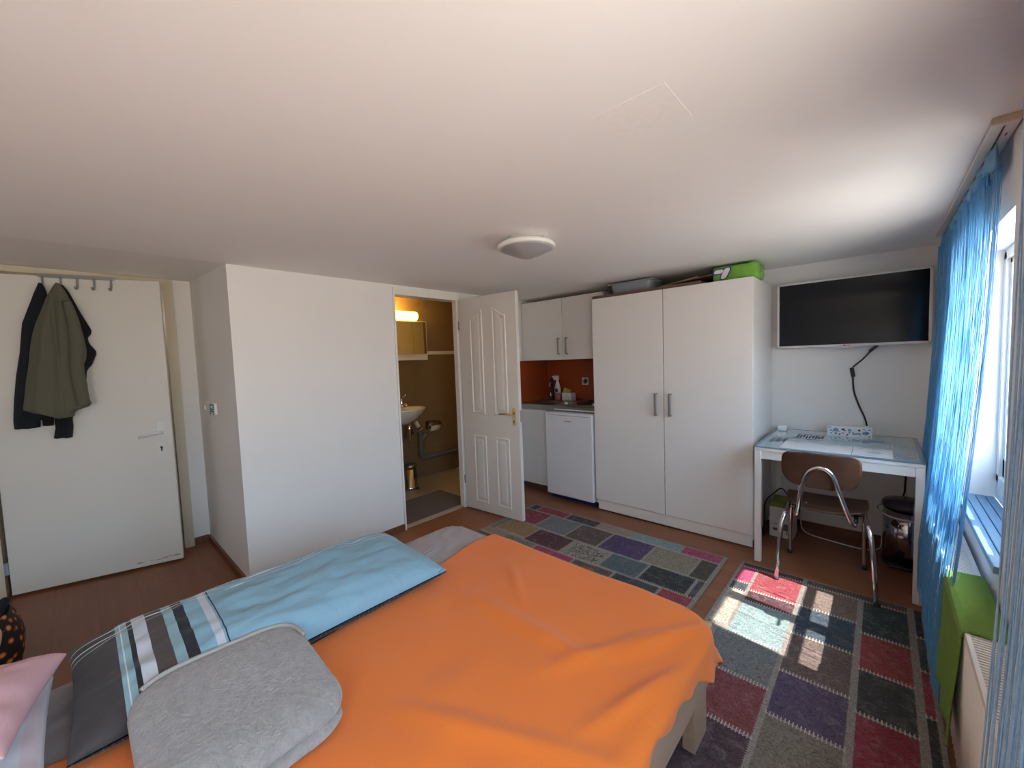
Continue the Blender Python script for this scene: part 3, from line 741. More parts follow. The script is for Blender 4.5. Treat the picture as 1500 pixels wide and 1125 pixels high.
# ------------------------------------------------------------------ rugs
def rug(name, x0, x1, y0, y1, rows, label, along='x', base=(0.34, 0.305, 0.28)):
    b = bmesh.new(); lay = b.loops.layers.float_color.new('Col')
    def quad(xa, xb, ya, yb, z, c):
        f = b.faces.new([b.verts.new(p) for p in ((xa, ya, z), (xb, ya, z), (xb, yb, z), (xa, yb, z))])
        for l in f.loops: l[lay] = (c[0], c[1], c[2], 1)
    zt = .009; rnd = random.Random(len(rows))
    bb = bmesh.ops.create_cube(b, size=1)
    for v in bb['verts']: v.co = Vector(((x0 + x1) / 2 + v.co.x * (x1 - x0), (y0 + y1) / 2 + v.co.y * (y1 - y0), zt / 2 + .0005 + v.co.z * (zt - .001)))
    for f in b.faces:
        for l in f.loops: l[lay] = (*base, 1)
    g, gy = .0075, .002
    for (xa, xb, ya, yb, c) in rows:
        quad(xa + g, xb - g, ya + gy, yb - gy, zt + .0008, c)
        # worn figure of the old carpet: short curved strokes in a darker or paler yarn
        zeb = c is ZEB
        for k in range(int((xb - xa) * (yb - ya) * (2600 if zeb else 1500))):
            L = rnd.uniform(.004, .014) * (1.5 if zeb else 1); wd_ = rnd.uniform(.0012, .0030) * (1.3 if zeb else 1); a = rnd.choice((.5, 2.4, 1.2)) + rnd.uniform(-.5, .5)
            px = rnd.uniform(xa + g + L, max(xa + g + L, xb - g - L)); py = rnd.uniform(ya + gy + L, max(ya + gy + L, yb - gy - L))
            if not (xa + g + L <= px <= xb - g - L and ya + gy + L <= py <= yb - gy - L): continue
            m_ = .12 if zeb else rnd.choice((.45, .6, .6, 1.35)); ca, sa = math.cos(a), math.sin(a)
            f = b.faces.new([b.verts.new((px + ca * u_ - sa * v_, py + sa * u_ + ca * v_, zt + .0011)) for u_, v_ in ((-L, 0), (-L * .3, -wd_), (L, 0), (L * .3, wd_))])
            for l in f.loops: l[lay] = (min(1, c[0] * m_), min(1, c[1] * m_), min(1, c[2] * m_), 1)
        # zigzag stitches over the seam
        n = max(2, int((xb - xa) / .0125))
        for k in range(n):
            xx = xa + (k + .5) * (xb - xa) / n
            for yy in (ya,):
                quad(xx - .0021, xx + .0021, yy - .013, yy + .013, zt + .0016, (.60, .54, .47))
        n = max(2, int((yb - ya) / .011))
        for k in range(n):
            yy = ya + (k + .5) * (yb - ya) / n
            quad(xb - .011, xb + .011, yy - .0012, yy + .0012, zt + .0016, (.42, .38, .34))
    me = bpy.data.meshes.new(name); org = Vector(((x0 + x1) / 2, (y0 + y1) / 2, 0))
    bmesh.ops.translate(b, vec=-org, verts=b.verts); b.to_mesh(me); b.free(); me.materials.append(M_RUG)
    o = bpy.data.objects.new(name, me); COL.objects.link(o); o.location = org; W[o] = org
    tag(o, label, 'rug'); return o
MAR = (.10, .035, .05); RED = (.33, .05, .07); PNK = (.42, .06, .15); TAN = (.36, .22, .11); GRY = (.20, .21, .22); DGR = (.055, .065, .075)
TEA = (.10, .15, .17); PUR = (.09, .055, .15); BEI = (.30, .26, .19); CHA = (.035, .04, .046); BRN = (.13, .085, .075); OLV = (.08, .07, .045); LTE = (.26, .36, .37); PBE = (.36, .28, .23); ZEB = (.36, .33, .29); NAV = (.04, .065, .095); MIX = (.22, .22, .19); CRM = (.46, .42, .34); DTE = (.025, .05, .055); TAU = (.22, .19, .155)
rug('rug', -2.505, -.770, 2.235, 3.000, [
    (-2.49, -2.40, 2.865, 2.985, DGR), (-2.40, -2.07, 2.865, 2.985, RED), (-2.07, -1.755, 2.865, 2.985, DGR), (-1.755, -1.445, 2.865, 2.985, PBE), (-1.445, -1.06, 2.865, 2.985, LTE), (-1.06, -.785, 2.865, 2.985, PNK),
    (-2.49, -2.19, 2.60, 2.86, RED), (-2.19, -1.87, 2.58, 2.86, GRY), (-1.87, -1.57, 2.57, 2.86, BRN), (-1.57, -1.22, 2.57, 2.86, PUR), (-1.22, -.905, 2.585, 2.86, BEI), (-.905, -.785, 2.585, 2.86, OLV),
    (-2.42, -2.10, 2.36, 2.577, TAN), (-2.10, -1.75, 2.33, 2.567, MAR), (-1.75, -1.425, 2.33, 2.567, ZEB), (-1.425, -1.145, 2.345, 2.567, TEA), (-1.145, -.84, 2.36, 2.582, CHA), (-.835, -.785, 2.36, 2.582, DGR),
    (-2.49, -2.42, 2.33, 2.595, MIX), (-2.49, -2.26, 2.25, 2.33, PBE), (-2.26, -1.94, 2.25, 2.33, MIX), (-1.94, -1.59, 2.25, 2.33, PNK), (-1.59, -1.285, 2.25, 2.33, BRN), (-1.285, -.98, 2.25, 2.345, DGR), (-.98, -.785, 2.25, 2.355, RED)],
    'patchwork rug lying along the front of the white wardrobe')
rug('rug', -.685, .193, 1.27, 3.010, [
    (-.675, -.575, 2.73, 2.94, PNK), (-.675, -.33, 2.945, 3.0, MAR), (-.575, -.33, 2.66, 2.94, RED), (-.675, -.575, 2.62, 2.725, DGR), (-.575, -.33, 2.535, 2.655, MAR), (-.675, -.575, 2.24, 2.615, CRM), (-.575, -.33, 2.19, 2.53, LTE),
    (-.675, -.625, 1.28, 2.235, MIX), (-.62, -.33, 1.90, 2.185, GRY), (-.62, -.33, 1.61, 1.895, (.24, .06, .07)), (-.62, -.33, 1.28, 1.605, (.09, .05, .065)),
    (-.325, .13, 2.935, 3.0, BRN), (-.325, -.07, 2.67, 2.93, (.22, .16, .135)), (-.325, -.07, 2.38, 2.665, NAV), (-.325, -.07, 2.06, 2.375, (.15, .105, .095)), (-.325, -.07, 1.77, 2.055, (.10, .07, .14)), (-.325, -.07, 1.45, 1.765, TAU), (-.325, -.07, 1.28, 1.445, RED),
    (-.06, .13, 2.595, 2.93, DTE), (-.06, .13, 2.29, 2.59, (.30, .055, .06)), (-.06, .13, 1.995, 2.285, (.045, .05, .055)), (-.06, .13, 1.69, 1.99, (.28, .035, .06)), (-.06, .13, 1.38, 1.685, BRN), (-.06, .13, 1.28, 1.375, GRY),
    (.142, .185, 2.72, 3.0, CHA), (.142, .185, 2.44, 2.715, DGR), (.142, .185, 2.14, 2.435, RED), (.142, .185, 1.84, 2.135, CHA), (.142, .185, 1.54, 1.835, BRN), (.142, .185, 1.28, 1.535, DGR)],
    'patchwork rug in the sunlight between bed, desk and radiator')

# ------------------------------------------------------------------ ceiling lamp
lp = empty('ceiling_lamp', (-1.45, 1.73, 2.0), 'round white ceiling lamp with cone shaped frosted glass', 'ceiling lamp')
MB().lathe([(.10, .108), (.10, .085), (.142, .082), (.158, .070), (.160, .060), (.155, .052), (.147, .050)], (-1.45, 1.73, 2.002), 56).build('lamp_base', M_LAMPR, lp)
MB().lathe([(.147, .054), (.135, .046), (.08, .0215), (.03, .004), (.014, .0005), (0, 0)], (-1.45, 1.73, 2.0), 56).build('lamp_glass', M_LAMPG, lp)
l = bpy.data.lights.new('corridor_fill', 'POINT'); l.energy = 0.9; l.color = (1.0, .88, .70); l.shadow_soft_size = .1  # added fill light, brightens the dark gap around the entrance door
o = bpy.data.objects.new('corridor_fill', l); COL.objects.link(o); o.location = (-4.55, .25, 1.9)
# a patch of newer paint on the ceiling
sbox('trim_7', plain('fresh_paint', (0.826, 0.80, 0.775), 0.85), -.60, -.40, 1.02, 1.22, H - .001, H)

# ------------------------------------------------------------------ bathroom
mc = empty('mirror_cabinet', (-4.2, 2.6, 1.48), 'white mirror cabinet above the washbasin in the bathroom', 'cabinet')
MB().box(-4.268, -4.14, 2.22, 2.97, 1.48, 1.95, .004).build('cabinet_body', M_PLASTIC, mc)
for a, b in ((2.235, 2.50), (2.505, 2.768), (2.772, 2.955)): MB().box(-4.140, -4.132, a, b, 1.555, 1.94, .001).build('mirror_door', M_MIRROR, mc)
bl = empty('wall_lamp', (-4.2, 2.6, 1.952), 'glowing yellow glass lamp above the mirror cabinet', 'lamp')
MB().box(-4.268, -4.20, 2.40, 2.78, 1.97, 2.03, .004).build('lamp_mount', M_PLASTIC, bl)
MB().tube([(-4.14, 2.36, 2.005), (-4.14, 2.37, 2.005), (-4.14, 2.82, 2.005), (-4.14, 2.835, 2.005)], [.035, .053, .053, .038], 20).build('lamp_glass', M_BULB, bl)
l = bpy.data.lights.new('bath_lamp_light', 'AREA'); l.energy = 1.5; l.color = (1.0, .56, .14); l.shape = 'RECTANGLE'; l.size = .4; l.size_y = .1
o = bpy.data.objects.new('bath_lamp_light', l); COL.objects.link(o); o.location = (-4.05, 2.6, 2.02); o.rotation_euler = Vector((.6, .1, -.6)).to_track_quat('-Z', 'Y').to_euler()
l = bpy.data.lights.new('bath_lamp_glow', 'POINT'); l.energy = 2.2; l.color = (1.0, .56, .12); l.shadow_soft_size = .05
o = bpy.data.objects.new('bath_lamp_glow', l); COL.objects.link(o); o.location = (-4.14, 2.6, 2.10)
# basin
ba = empty('washbasin', (-4.08, 2.52, .55), 'small white wall hung washbasin in the bathroom', 'basin')
def basin():
    prof = [(.06, .0), (.16, .05), (.25, .12), (.285, .17), (.29, .185), (.28, .19), (.25, .18), (.18, .10), (.08, .075), (0, .07)]
    mb = MB(); mb.lathe(prof, (-4.06, 2.52, .735), 48, sx=.72, sy=1.02); mb.box(-4.268, -4.16, 2.30, 2.74, .80, .922, .02); return mb
basin().build('bowl', M_CERAM, ba)
MB().tube([(-4.06, 2.60, .76), (-4.06, 2.60, .66), (-4.06, 2.60, .56), (-4.08, 2.60, .53), (-4.12, 2.60, .55), (-4.15, 2.63, .60), (-4.2, 2.66, .61), (-4.25, 2.72, .61)], [.03, .028, .018, .018, .018, .018, .018, .018], 12).build('drain_trap', M_CHROME, ba)
tp = empty('basin_tap', (-4.17, 2.56, .925), 'chrome mixer tap on the bathroom washbasin', 'tap')
MB().lathe([(.024, 0), (.022, .05), (.018, .07), (.02, .10), (0, .105)], (-4.17, 2.585, .924), 20).tube([(-4.17, 2.585, .96), (-4.10, 2.585, .975), (-4.06, 2.585, .955)], .012, 10).build('tap_body', M_CHROME, tp)
MB().tube([(-4.17, 2.585, 1.03), (-4.14, 2.60, 1.06), (-4.11, 2.61, 1.075)], .008, 8).build('tap_lever', M_CHROME, tp)
pp = empty('waste_pipe', (-4.24, 3.0, .25), 'grey plastic waste pipe along the bathroom wall', 'pipe')
MB().tube(bez([(-4.235, 2.76, .60), (-4.235, 2.83, .60), (-4.235, 2.87, .56), (-4.235, 2.87, .42), (-4.235, 2.87, .31), (-4.235, 2.90, .26), (-4.235, 3.0, .25), (-4.235, 3.60, .25)], 6), .030, 14).build('pipe_run', M_PIPE, pp)
MB().tube([(-4.235, 2.87, .45), (-4.235, 2.93, .52), (-4.235, 2.96, .54)], [.028, .028, .033], 12).build('pipe_branch', M_PIPE, pp)
MB().tube([(-4.225, 2.80, .72), (-4.215, 2.83, .66), (-4.20, 2.855, .62)], .026, 12).build('pipe_coupling', M_PLASTIC, pp)
MB().tube([(-4.212, 2.835, .655), (-4.203, 2.85, .625)], .0275, 12).build('coupling_label', M_RED, pp)
tr = empty('toilet_roll_holder', (-4.25, 3.05, .56), 'toilet roll on a wall holder with dark lid in the bathroom', 'toilet roll holder')
MB().tube([(-4.19, 2.99, .63), (-4.19, 3.115, .63)], .055, 24).build('toilet_roll', M_ROLL, tr)
MB().tube([(-4.19, 2.985, .63), (-4.19, 2.9905, .63)], .02, 16).build('roll_core', M_RUBBER, tr)
MB().grid(lambda u, v: (-4.19 + .066 * math.cos(PI * (.1 + .75 * u)), 2.97 + .16 * v, .632 + .066 * math.sin(PI * (.1 + .75 * u))), 14, 3, thick=.003).box(-4.268, -4.25, 2.975, 3.125, .60, .70, .003).build('lid', plain('holder_brown', (.16, .09, .05), .3, .6), tr)
bb = empty('pedal_bin', (-3.99, 2.53, 0), 'small chrome pedal bin on the bathroom floor', 'bin')
MB().lathe([(.084, .0), (.084, .03), (.080, .032), (.080, .25)], (-3.99, 2.53, .0), 36).build('bin_body', M_CHROME, bb)
MB().lathe([(.085, .25), (.085, .275), (.07, .288), (0, .295)], (-3.99, 2.53, 0), 36).build('bin_lid', M_STEEL, bb)
MB().tube([(-3.92, 2.555, .018), (-3.88, 2.57, .018)], .012, 10).build('pedal', M_BLACK, bb)
MB().tube([(-3.907, 2.555, .24), (-3.905, 2.556, .14)], .014, 8).build('bin_handle', M_RUBBER, bb)
bm_ = MB().box(-3.655, -3.10, 1.93, 2.70, 0, .010, .004).build('bath_mat', M_MAT); tag(bm_, 'dark grey bath mat behind the bathroom doorway', 'mat'); bm_.location.z = -.003

# ------------------------------------------------------------------ kitchenette
uc = empty('wall_cabinet', (-2.48, 3.7, 1.425), 'white two door wall cabinet above the kitchenette', 'cabinet')
MB().box(-3.0, -1.975, 3.488, YB - .002, 1.425, 2.068, .002).build('cabinet_body', M_WHITE, uc)
for a, b, hx in ((-2.998, -2.462, -2.502), (-2.458, -1.977, -2.402)):
    d = MB().box(a, b, 3.468, 3.486, 1.428, 2.066, .002).build('door', M_WHITE, uc)
    MB().box(hx - .008, hx + .008, 3.435, 3.445, 1.48, 1.655, .003).box(hx - .008, hx + .008, 3.44, 3.468, 1.48, 1.492, .002).box(hx - .008, hx + .008, 3.44, 3.468, 1.643, 1.655, .002).build('handle', M_NICKEL, d)
sbox('trim_8', M_WHITE, XW, -3.001, 3.49, YB, 1.425, 2.068)
bc = empty('base_cabinet', (-2.78, 3.6, 0), 'white kitchen base cabinet left of the fridge', 'cabinet')
MB().box(-3.03, -2.555, 3.375, YB - .01, .08, .90, .002).build('cabinet_body', M_WHITE, bc)
d = MB().box(-3.028, -2.557, 3.352, 3.373, .075, .895, .002).build('door', M_WHITE, bc)
MB().box(-2.985, -2.97, 3.325, 3.35, .66, .82, .003).build('handle', M_BLACK, d)
MB().box(-3.03, -2.555, 3.42, 3.44, 0, .08).build('plinth', M_BROWN, bc)
# worktop with sink bowl
wt = empty('worktop', (-2.5, 3.6, .905), 'stainless steel kitchenette worktop with round sink bowl', 'worktop')
WT0, WT1 = .908, .955
def worktop():
    mb = MB(); b = bmesh.new(); n = 40; cx, cy, r = -2.74, 3.60, .16
    x0, x1, y0, y1 = -3.028, -1.985, 3.335, YB - .01
    out = []; inn = []
    for k in range(n):
        a = 2 * PI * k / n; c, s = math.cos(a), math.sin(a)
        t = min((x1 - cx) / c if c > 1e-6 else 1e9, (x0 - cx) / c if c < -1e-6 else 1e9, (y1 - cy) / s if s > 1e-6 else 1e9, (y0 - cy) / s if s < -1e-6 else 1e9)
        out.append(b.verts.new((cx + c * t, cy + s * t, WT1))); inn.append(b.verts.new((cx + c * r, cy + s * r, WT1)))
    prev = inn
    for k in range(n): b.faces.new((out[k], out[(k + 1) % n], inn[(k + 1) % n], inn[k]))
    for rr, z in ((r - .006, WT1 - .01), (r - .02, WT1 - .035)):
        ring = [b.verts.new((cx + rr * math.cos(2 * PI * k / n), cy + rr * math.sin(2 * PI * k / n), z)) for k in range(n)]
        for k in range(n): f = b.faces.new((prev[k], prev[(k + 1) % n], ring[(k + 1) % n], ring[k])); f.smooth = True
        prev = ring
    b.faces.new(prev); bmesh.ops.recalc_face_normals(b, faces=b.faces)
    mb._merge(b)
    mb.box(x0, x1, y0, y0 + .004, WT0, WT1); mb.box(x0, x1, y1 - .004, y1, WT0, WT1 + .01); mb.box(x0, x1, y0, y1, WT0 - .002, WT0)
    mb.box(x0, x0 + .004, y0, y1, WT0, WT1); mb.box(x1 - .004, x1, y0, y1, WT0, WT1)
    return mb
worktop().build('steel_top', M_STEEL, wt)
MB().box(-2.49, -1.99, 3.326, 3.335, .914, .924, .002).build('front_strip', M_PLASTIC, wt)
MB().lathe([(.02, 0), (.02, .004), (0, .004)], (-2.74, 3.6, WT1 - .034), 20).build('drain', M_CHROME, wt)
hb = empty('hob', (-2.2, 3.6, WT1), 'black two plate hob set in the steel worktop', 'hob')
MB().box(-2.42, -2.0, 3.36, 3.86, WT1, WT1 + .014, .004).build('hob_panel', M_STEEL, hb)
for x, y, r in ((-2.22, 3.48, .075), (-2.22, 3.72, .09)): MB().lathe([(r, 0), (r, .010), (r - .01, .014), (0, .014)], (x, y, WT1 + .014), 32).build('hotplate', M_BLACK, hb)
for x in (-2.38, -2.05): MB().lathe([(.018, 0), (.016, .018), (0, .018)], (x, 3.39, WT1 + .014), 16).build('knob', M_PLASTIC, hb)
kt = empty('kitchen_tap', (-2.86, 3.80, WT1), 'dark tall kitchen tap behind the sink bowl', 'tap')
MB().lathe([(.026, 0), (.024, .03), (.018, .035), (.016, .20), (.02, .205), (.02, .25), (0, .26)], (-2.86, 3.80, WT1), 20).build('tap_column', M_BLACK, kt)
MB().tube(bez([(-2.86, 3.80, WT1 + .19), (-2.84, 3.74, WT1 + .21), (-2.80, 3.68, WT1 + .20), (-2.79, 3.66, WT1 + .16)], 5), .012, 10).build('spout', M_CHROME, kt)
MB().tube([(-2.87, 3.79, WT1 + .01), (-2.87, 3.775, WT1 + .09)], .010, 8).build('lever', M_CHROME, kt)
sb = empty('spray_bottle', (-2.82, 3.78, WT1), 'white spray cleaner bottle with red base beside the kitchen tap', 'bottle')
SBX, SBY = -2.775, 3.79
MB().lathe([(.038, 0), (.042, .01), (.042, .08)], (SBX, SBY, WT1), 24, sx=1, sy=.7).build('bottle_base', plain('red_liquid', (.40, .12, .09), .3), sb)
MB().lathe([(.042, .08), (.042, .13), (.034, .17), (.017, .215), (.016, .235)], (SBX, SBY, WT1), 24, sx=1, sy=.7).build('bottle_body', M_PLASTIC, sb)
MB().lathe([(.022, -.002), (.022, 0), (.012, .001), (0, .001)], (0, 0, 0), 24, mx=Matrix.Translation((SBX + .004, SBY - .030, WT1 + .115)) @ Matrix.Rotation(PI / 2, 4, 'X')).build('round_label', M_BLUEP, sb)
MB().box(SBX - .055, SBX + .022, SBY - .012, SBY + .012, WT1 + .235, WT1 + .285, .006).box(SBX - .07, SBX - .05, SBY - .008, SBY + .008, WT1 + .26, WT1 + .28, .003).build('spray_head', M_PLASTIC, sb)
MB().tube([(SBX - .03, SBY, WT1 + .24), (SBX - .045, SBY, WT1 + .21), (SBX - .04, SBY, WT1 + .195)], .005, 8).build('trigger', M_RED, sb)
db = empty('soap_bottle', (-2.83, 3.83, WT1), 'dark slim bottle between kitchen tap and spray bottle', 'bottle')
MB().lathe([(.022, 0), (.024, .01), (.024, .15), (.012, .18)], (-2.815, 3.845, WT1), 20).build('bottle_body', M_BLACK, db)
MB().lathe([(.012, .18), (.012, .22), (0, .222)], (-2.815, 3.845, WT1), 16).build('bottle_cap', M_RUBBER, db)
hd = MB()
hx0, hx1, hy0, hy1 = -2.70, -2.56, 3.76, 3.84
hd.box(hx0, hx1, hy0, hy0 + .004, WT1, WT1 + .09).box(hx0, hx1, hy1 - .004, hy1, WT1, WT1 + .09).box(hx0, hx0 + .004, hy0, hy1, WT1, WT1 + .09).box(hx1 - .004, hx1, hy0, hy1, WT1, WT1 + .09).box(hx0, hx1, hy0, hy1, WT1, WT1 + .004)
tag(hd.build('sponge_holder', M_PLASTIC), 'white open holder with a sponge on the kitchenette worktop', 'holder')
s_ = MB().box(-.045, .045, -.02, .02, -.05, .05, .008, mx=Matrix.Translation((-2.655, 3.80, WT1 + .086)) @ Matrix.Rotation(.35, 4, 'Y')).build('sponge', M_SPONGE)
tag(s_, 'yellow sponge standing in the white holder', 'sponge')
def socket(name, x, z, y, label, parts=2):
    r = empty(name, (x, y, z), label, 'socket')
    MB().box(x - .042, x + .042, y - .010, y, z - .042, z + .042, .004).build('socket_plate', M_PLASTIC, r)
    MB().lathe([(.030, 0), (.030, .004), (.024, .004), (.021, .0005), (0, .0005)], (0, 0, 0), 28, mx=Matrix.Translation((x, y - .0095, z)) @ Matrix.Rotation(PI / 2, 4, 'X')).build('socket_well', M_GREYP, r)
    return r
socket('wall_socket', -2.475, 1.17, YB - .009, 'white wall socket on the orange kitchen splashback')
# fridge
fr = empty('fridge', (-2.27, 3.6, 0), 'small white undercounter fridge left of the wardrobe', 'fridge')
MB().box(-2.545, -1.992, 3.30, 3.90, .05, .900, .004).build('fridge_body', M_FRIDGE, fr)
fd = MB().box(-2.545, -1.992, 3.245, 3.296, .055, .900, .008).build('fridge_door', M_FRIDGE, fr)
MB().box(-2.52, -2.02, 3.2425, 3.247, .872, .876, .001).build('grip_groove', M_GREYP, fd)
mb = MB()
for k in range(9): mb.box(-2.305 + k * .0085, -2.2985 + k * .0085, 3.2435, 3.2452, .812 + .001 * (k % 2), .824 - .0015 * (k % 3))
mb.build('brand_badge', M_GREYP, fd)
MB().box(-2.53, -2.0, 3.31, 3.33, .0, .05).build('base_panel', M_FOOT, fr)

# ------------------------------------------------------------------ wardrobe and what lies on it
wd = empty('wardrobe', (-1.32, 3.6, 0), 'tall white two door wardrobe between fridge and desk', 'wardrobe')
WX0, WX1, WM, WY, WH = -1.970, -.672, -1.314, 3.258, 1.970
MB().box(WX0, WX1, WY + .02, YB - .004, .06, WH, .002).build('wardrobe_body', M_WHITE, wd)
MB().box(WX0 + .02, WX1 - .004, WY + .008, WY + .02, .012, .100, .001).build('plinth', M_WHITE, wd)
for x in (WX0 + .03, WX1 - .05): MB().lathe([(.016, 0), (.016, .06)], (x, WY + .05, 0), 14).build('foot', M_PLASTIC, wd)
for x in (WX0 + .03, WX1 - .05): MB().lathe([(.016, 0), (.016, .06)], (x, YB - .08, 0), 14).build('foot', M_PLASTIC, wd)
for a, b, hx in ((WX0, WM - .003, -1.376), (WM + .003, WX1, -1.258)):
    d = MB().box(a, b, WY, WY + .018, .104, WH, .002).build('door', M_WHITE, wd)
    MB().box(hx - .011, hx + .011, WY - .032, WY - .022, .94, 1.125, .003).box(hx - .011, hx + .011, WY - .03, WY, .94, .952, .002).box(hx - .011, hx + .011, WY - .03, WY, 1.113, 1.125, .002).build('handle', M_NICKEL, d)
bd = MB().box(-1.968, -1.02, 3.262, 3.86, WH, WH + .026, .002).build('wooden_board', M_BROWN); tag(bd, 'flat brown board lying on top of the wardrobe', 'board')
gb = empty('storage_box', (-1.65, 3.5, WH + .026), 'grey plastic storage box on top of the wardrobe', 'box')
z0 = WH + .026
def tub(u, v):
    th = 2 * PI * u; e = .28
    c, s = math.cos(th), math.sin(th); k = .90 + .10 * v
    return (-1.635 + .195 * k * abs(c) ** e * (1 if c > 0 else -1), 3.48 + .15 * k * abs(s) ** e * (1 if s > 0 else -1), z0 + .001 + .085 * v)
MB().grid(tub, 48, 6, closed_u=True, thick=.003).box(-1.80, -1.47, 3.35, 3.61, z0, z0 + .004).build('box_tub', M_GREYP, gb)
MB().box(-1.845, -1.425, 3.322, 3.638, z0 + .084, z0 + .096, .005).build('box_lid', plain('grey_lid', (.27, .30, .34), .3), gb)
for k, (x, a, zt, m, lb) in enumerate(((-1.235, .04, .0, M_CARD, 'cardboard sheet propped on the brown board beside the grey box'), (-1.13, .035, .0, M_BROWN, 'thin brown panel propped between cardboard sheet and green pack'))):
    mx = Matrix.Translation((x, 3.52, z0 + .026 + .004 * k)) @ Matrix.Rotation(-.12 + .04 * k, 4, 'Y')
    o = MB().box(-.17, .17, -.18, .18, -.004, .004, .001, mx=mx).build('loose_panel', m); tag(o, lb, 'panel')
gp = empty('tissue_pack', (-.82, 3.46, WH), 'green plastic wrapped pack with white blue outlined lettering on the wardrobe', 'pack')
def pack(u, v):
    a = 2 * PI * u; t = (v - .5) * 2; c, s = math.cos(a), math.sin(a); e = .4
    k = (1 - abs(t) ** 6) ** .3 if abs(t) < 1 else 0
    return (-.815 + .155 * math.sin(t * PI / 2) + .004 * nz(u * 20, v * 9), 3.475 + .125 * k * abs(c) ** e * (1 if c > 0 else -1), WH + .064 + .062 * (k if k > .02 else .02) * abs(s) ** e * (1 if s > 0 else -1) + .008 * nz(u * 11, v * 7, 4) * (1 if s > -.5 else 0))
MB().grid(pack, 40, 30, closed_u=True).build('pack_wrap', M_GREENP, gp)
def blob(cx, cz, w, h, sl, y, mat, nm):
    pts = [];
    for k in range(20):
        a = 2 * PI * k / 20; x = w * abs(math.cos(a)) ** .7 * (1 if math.cos(a) > 0 else -1); z = h * abs(math.sin(a)) ** .7 * (1 if math.sin(a) > 0 else -1)
        pts.append((cx + x + sl * z, y, cz + z))
    return MB().poly(pts, (0, .004, 0))
for w_, y_, mt_, nm_ in ((0, 3.3465, M_BLUEP, 'letter_outline'), (.009, 3.3435, M_PLASTIC, 'letter_fill')):
    m1 = blob(-.918, WH + .082, .040 - w_, .024 - w_, .4, y_, None, ''); m1._merge(blob(-.872, WH + .064, .030 - w_, .048 - w_, .45, y_, None, '').bm); m1.build(nm_, mt_, gp)

# ------------------------------------------------------------------ television
tv = empty('television', (-.19, 3.87, 1.455), 'flat screen television with pale frame on the wall above the desk', 'television')
TX0, TX1, TZ0, TZ1, TY = -.626, .243, 1.455, 1.966, 3.854
MB().box(TX0 + .03, TX1 - .03, TY + .03, TY + .055, TZ0 + .04, TZ1 - .04, .004).box(-.35, -.05, TY + .055, YB - .001, 1.6, 1.8).build('tv_back', M_BLACK, tv)
mb = MB(); w = .016
mb.box(TX0, TX1, TY, TY + .035, TZ1 - w, TZ1, .003).box(TX0, TX1, TY, TY + .035, TZ0, TZ0 + w + .003, .003).box(TX0, TX0 + w, TY, TY + .035, TZ0, TZ1, .003).box(TX1 - w, TX1, TY, TY + .035, TZ0, TZ1, .003)
mb.build('bezel', M_BEZEL, tv)
MB().box(TX0 + w - .001, TX1 - w + .001, TY + .005, TY + .03, TZ0 + w, TZ1 - w + .001).build('screen', M_SCREEN, tv)
MB().poly([(-.30, TY + .004, TZ0 + .002), (-.24, TY + .004, TZ0 - .010), (-.14, TY + .004, TZ0 - .010), (-.08, TY + .004, TZ0 + .002)], (0, .02, 0)).build('sensor_bar', M_BEZEL, tv)
RX = Matrix.Rotation(PI / 2, 4, 'X')
text('logo_text', 'LG', .014, M_LOGOGREY, tv, Matrix.Translation((-.185, TY - .0005, TZ0 + .0095)) @ RX)
MB().lathe([(.006, 0), (.006, .001), (0, .001)], (0, 0, 0), 16, mx=Matrix.Translation((-.205, TY, TZ0 + .0095)) @ RX).build('logo_dot', plain('logo_red', (.30, .03, .06), .4), tv)
cb = empty('power_cable', (-.1, 3.91, .88), 'black power cable hanging below the television to the desk', 'cable')
MB().tube(bez([(-.02, 3.90, 1.50), (-.04, 3.90, 1.445), (-.10, 3.905, 1.36), (-.155, 3.91, 1.30), (-.165, 3.912, 1.25)], 6), .005, 8).build('cable_upper', M_BLACK, cb)
MB().box(-.012, .012, -.010, .010, -.035, .035, .005, mx=Matrix.Translation((-.158, 3.912, 1.262)) @ Matrix.Rotation(-.15, 4, 'Y')).build('connector', M_BLACK, cb)
MB().box(-.010, .010, -.010, .010, -.03, .03, .004, mx=Matrix.Translation((-.045, 3.902, 1.435)) @ Matrix.Rotation(.75, 4, 'Y')).build('plug', M_BLACK, cb)
MB().tube(bez([(-.156, 3.912, 1.225), (-.148, 3.915, 1.12), (-.12, 3.915, 1.02), (-.09, 3.915, .94), (-.075, 3.915, .88), (-.07, 3.912, .82)], 6), .0055, 8).build('cable_lower', M_BLACK, cb)

# ------------------------------------------------------------------ desk and what stands on it
dk = empty('desk', (-.22, 3.5, 0), 'white desk with printed glass top below the television', 'desk')
DX0, DX1, DY0, DY1, DT = -.632, .190, 3.085, 3.905, .803
MB().box(DX0 + .004, DX1 - .004, DY0 + .004, DY1 - .004, DT - .028, DT - .007, .002).build('tabletop', M_TABLE, dk)
gt = MB().box(DX0, DX1, DY0, DY1, DT - .0065, DT - .0005, .001).build('glass_top', M_TEDGE, dk)
MB().box(DX0 + .022, DX1 - .022, DY0 + .022, DY1 - .022, DT - .0008, DT, .0002).build('printed_sheet', M_TTOP, dk)
mb = MB(); ml = MB(); zt = DT
def mk(m, x0, x1, y0, y1): m.box(x0, x1, y0, y1, zt, zt + .0006)
for i in range(3):
    for j in range(6): mk(mb, -.585 + i * .036, -.560 + i * .036, 3.30 + i * .02 + j * .028, 3.318 + i * .02 + j * .028)
for i in range(9):
    mk(mb, -.455 + i * .018, -.443 + i * .018, 3.53 + .02 * (i % 3), 3.68 - .025 * (i % 2))
mk(mb, -.465, -.295, 3.50, 3.512); mk(mb, -.465, -.295, 3.70, 3.712); mk(mb, -.54, -.43, 3.34, 3.35); mk(ml, -.09, .02, 3.60, 3.68)
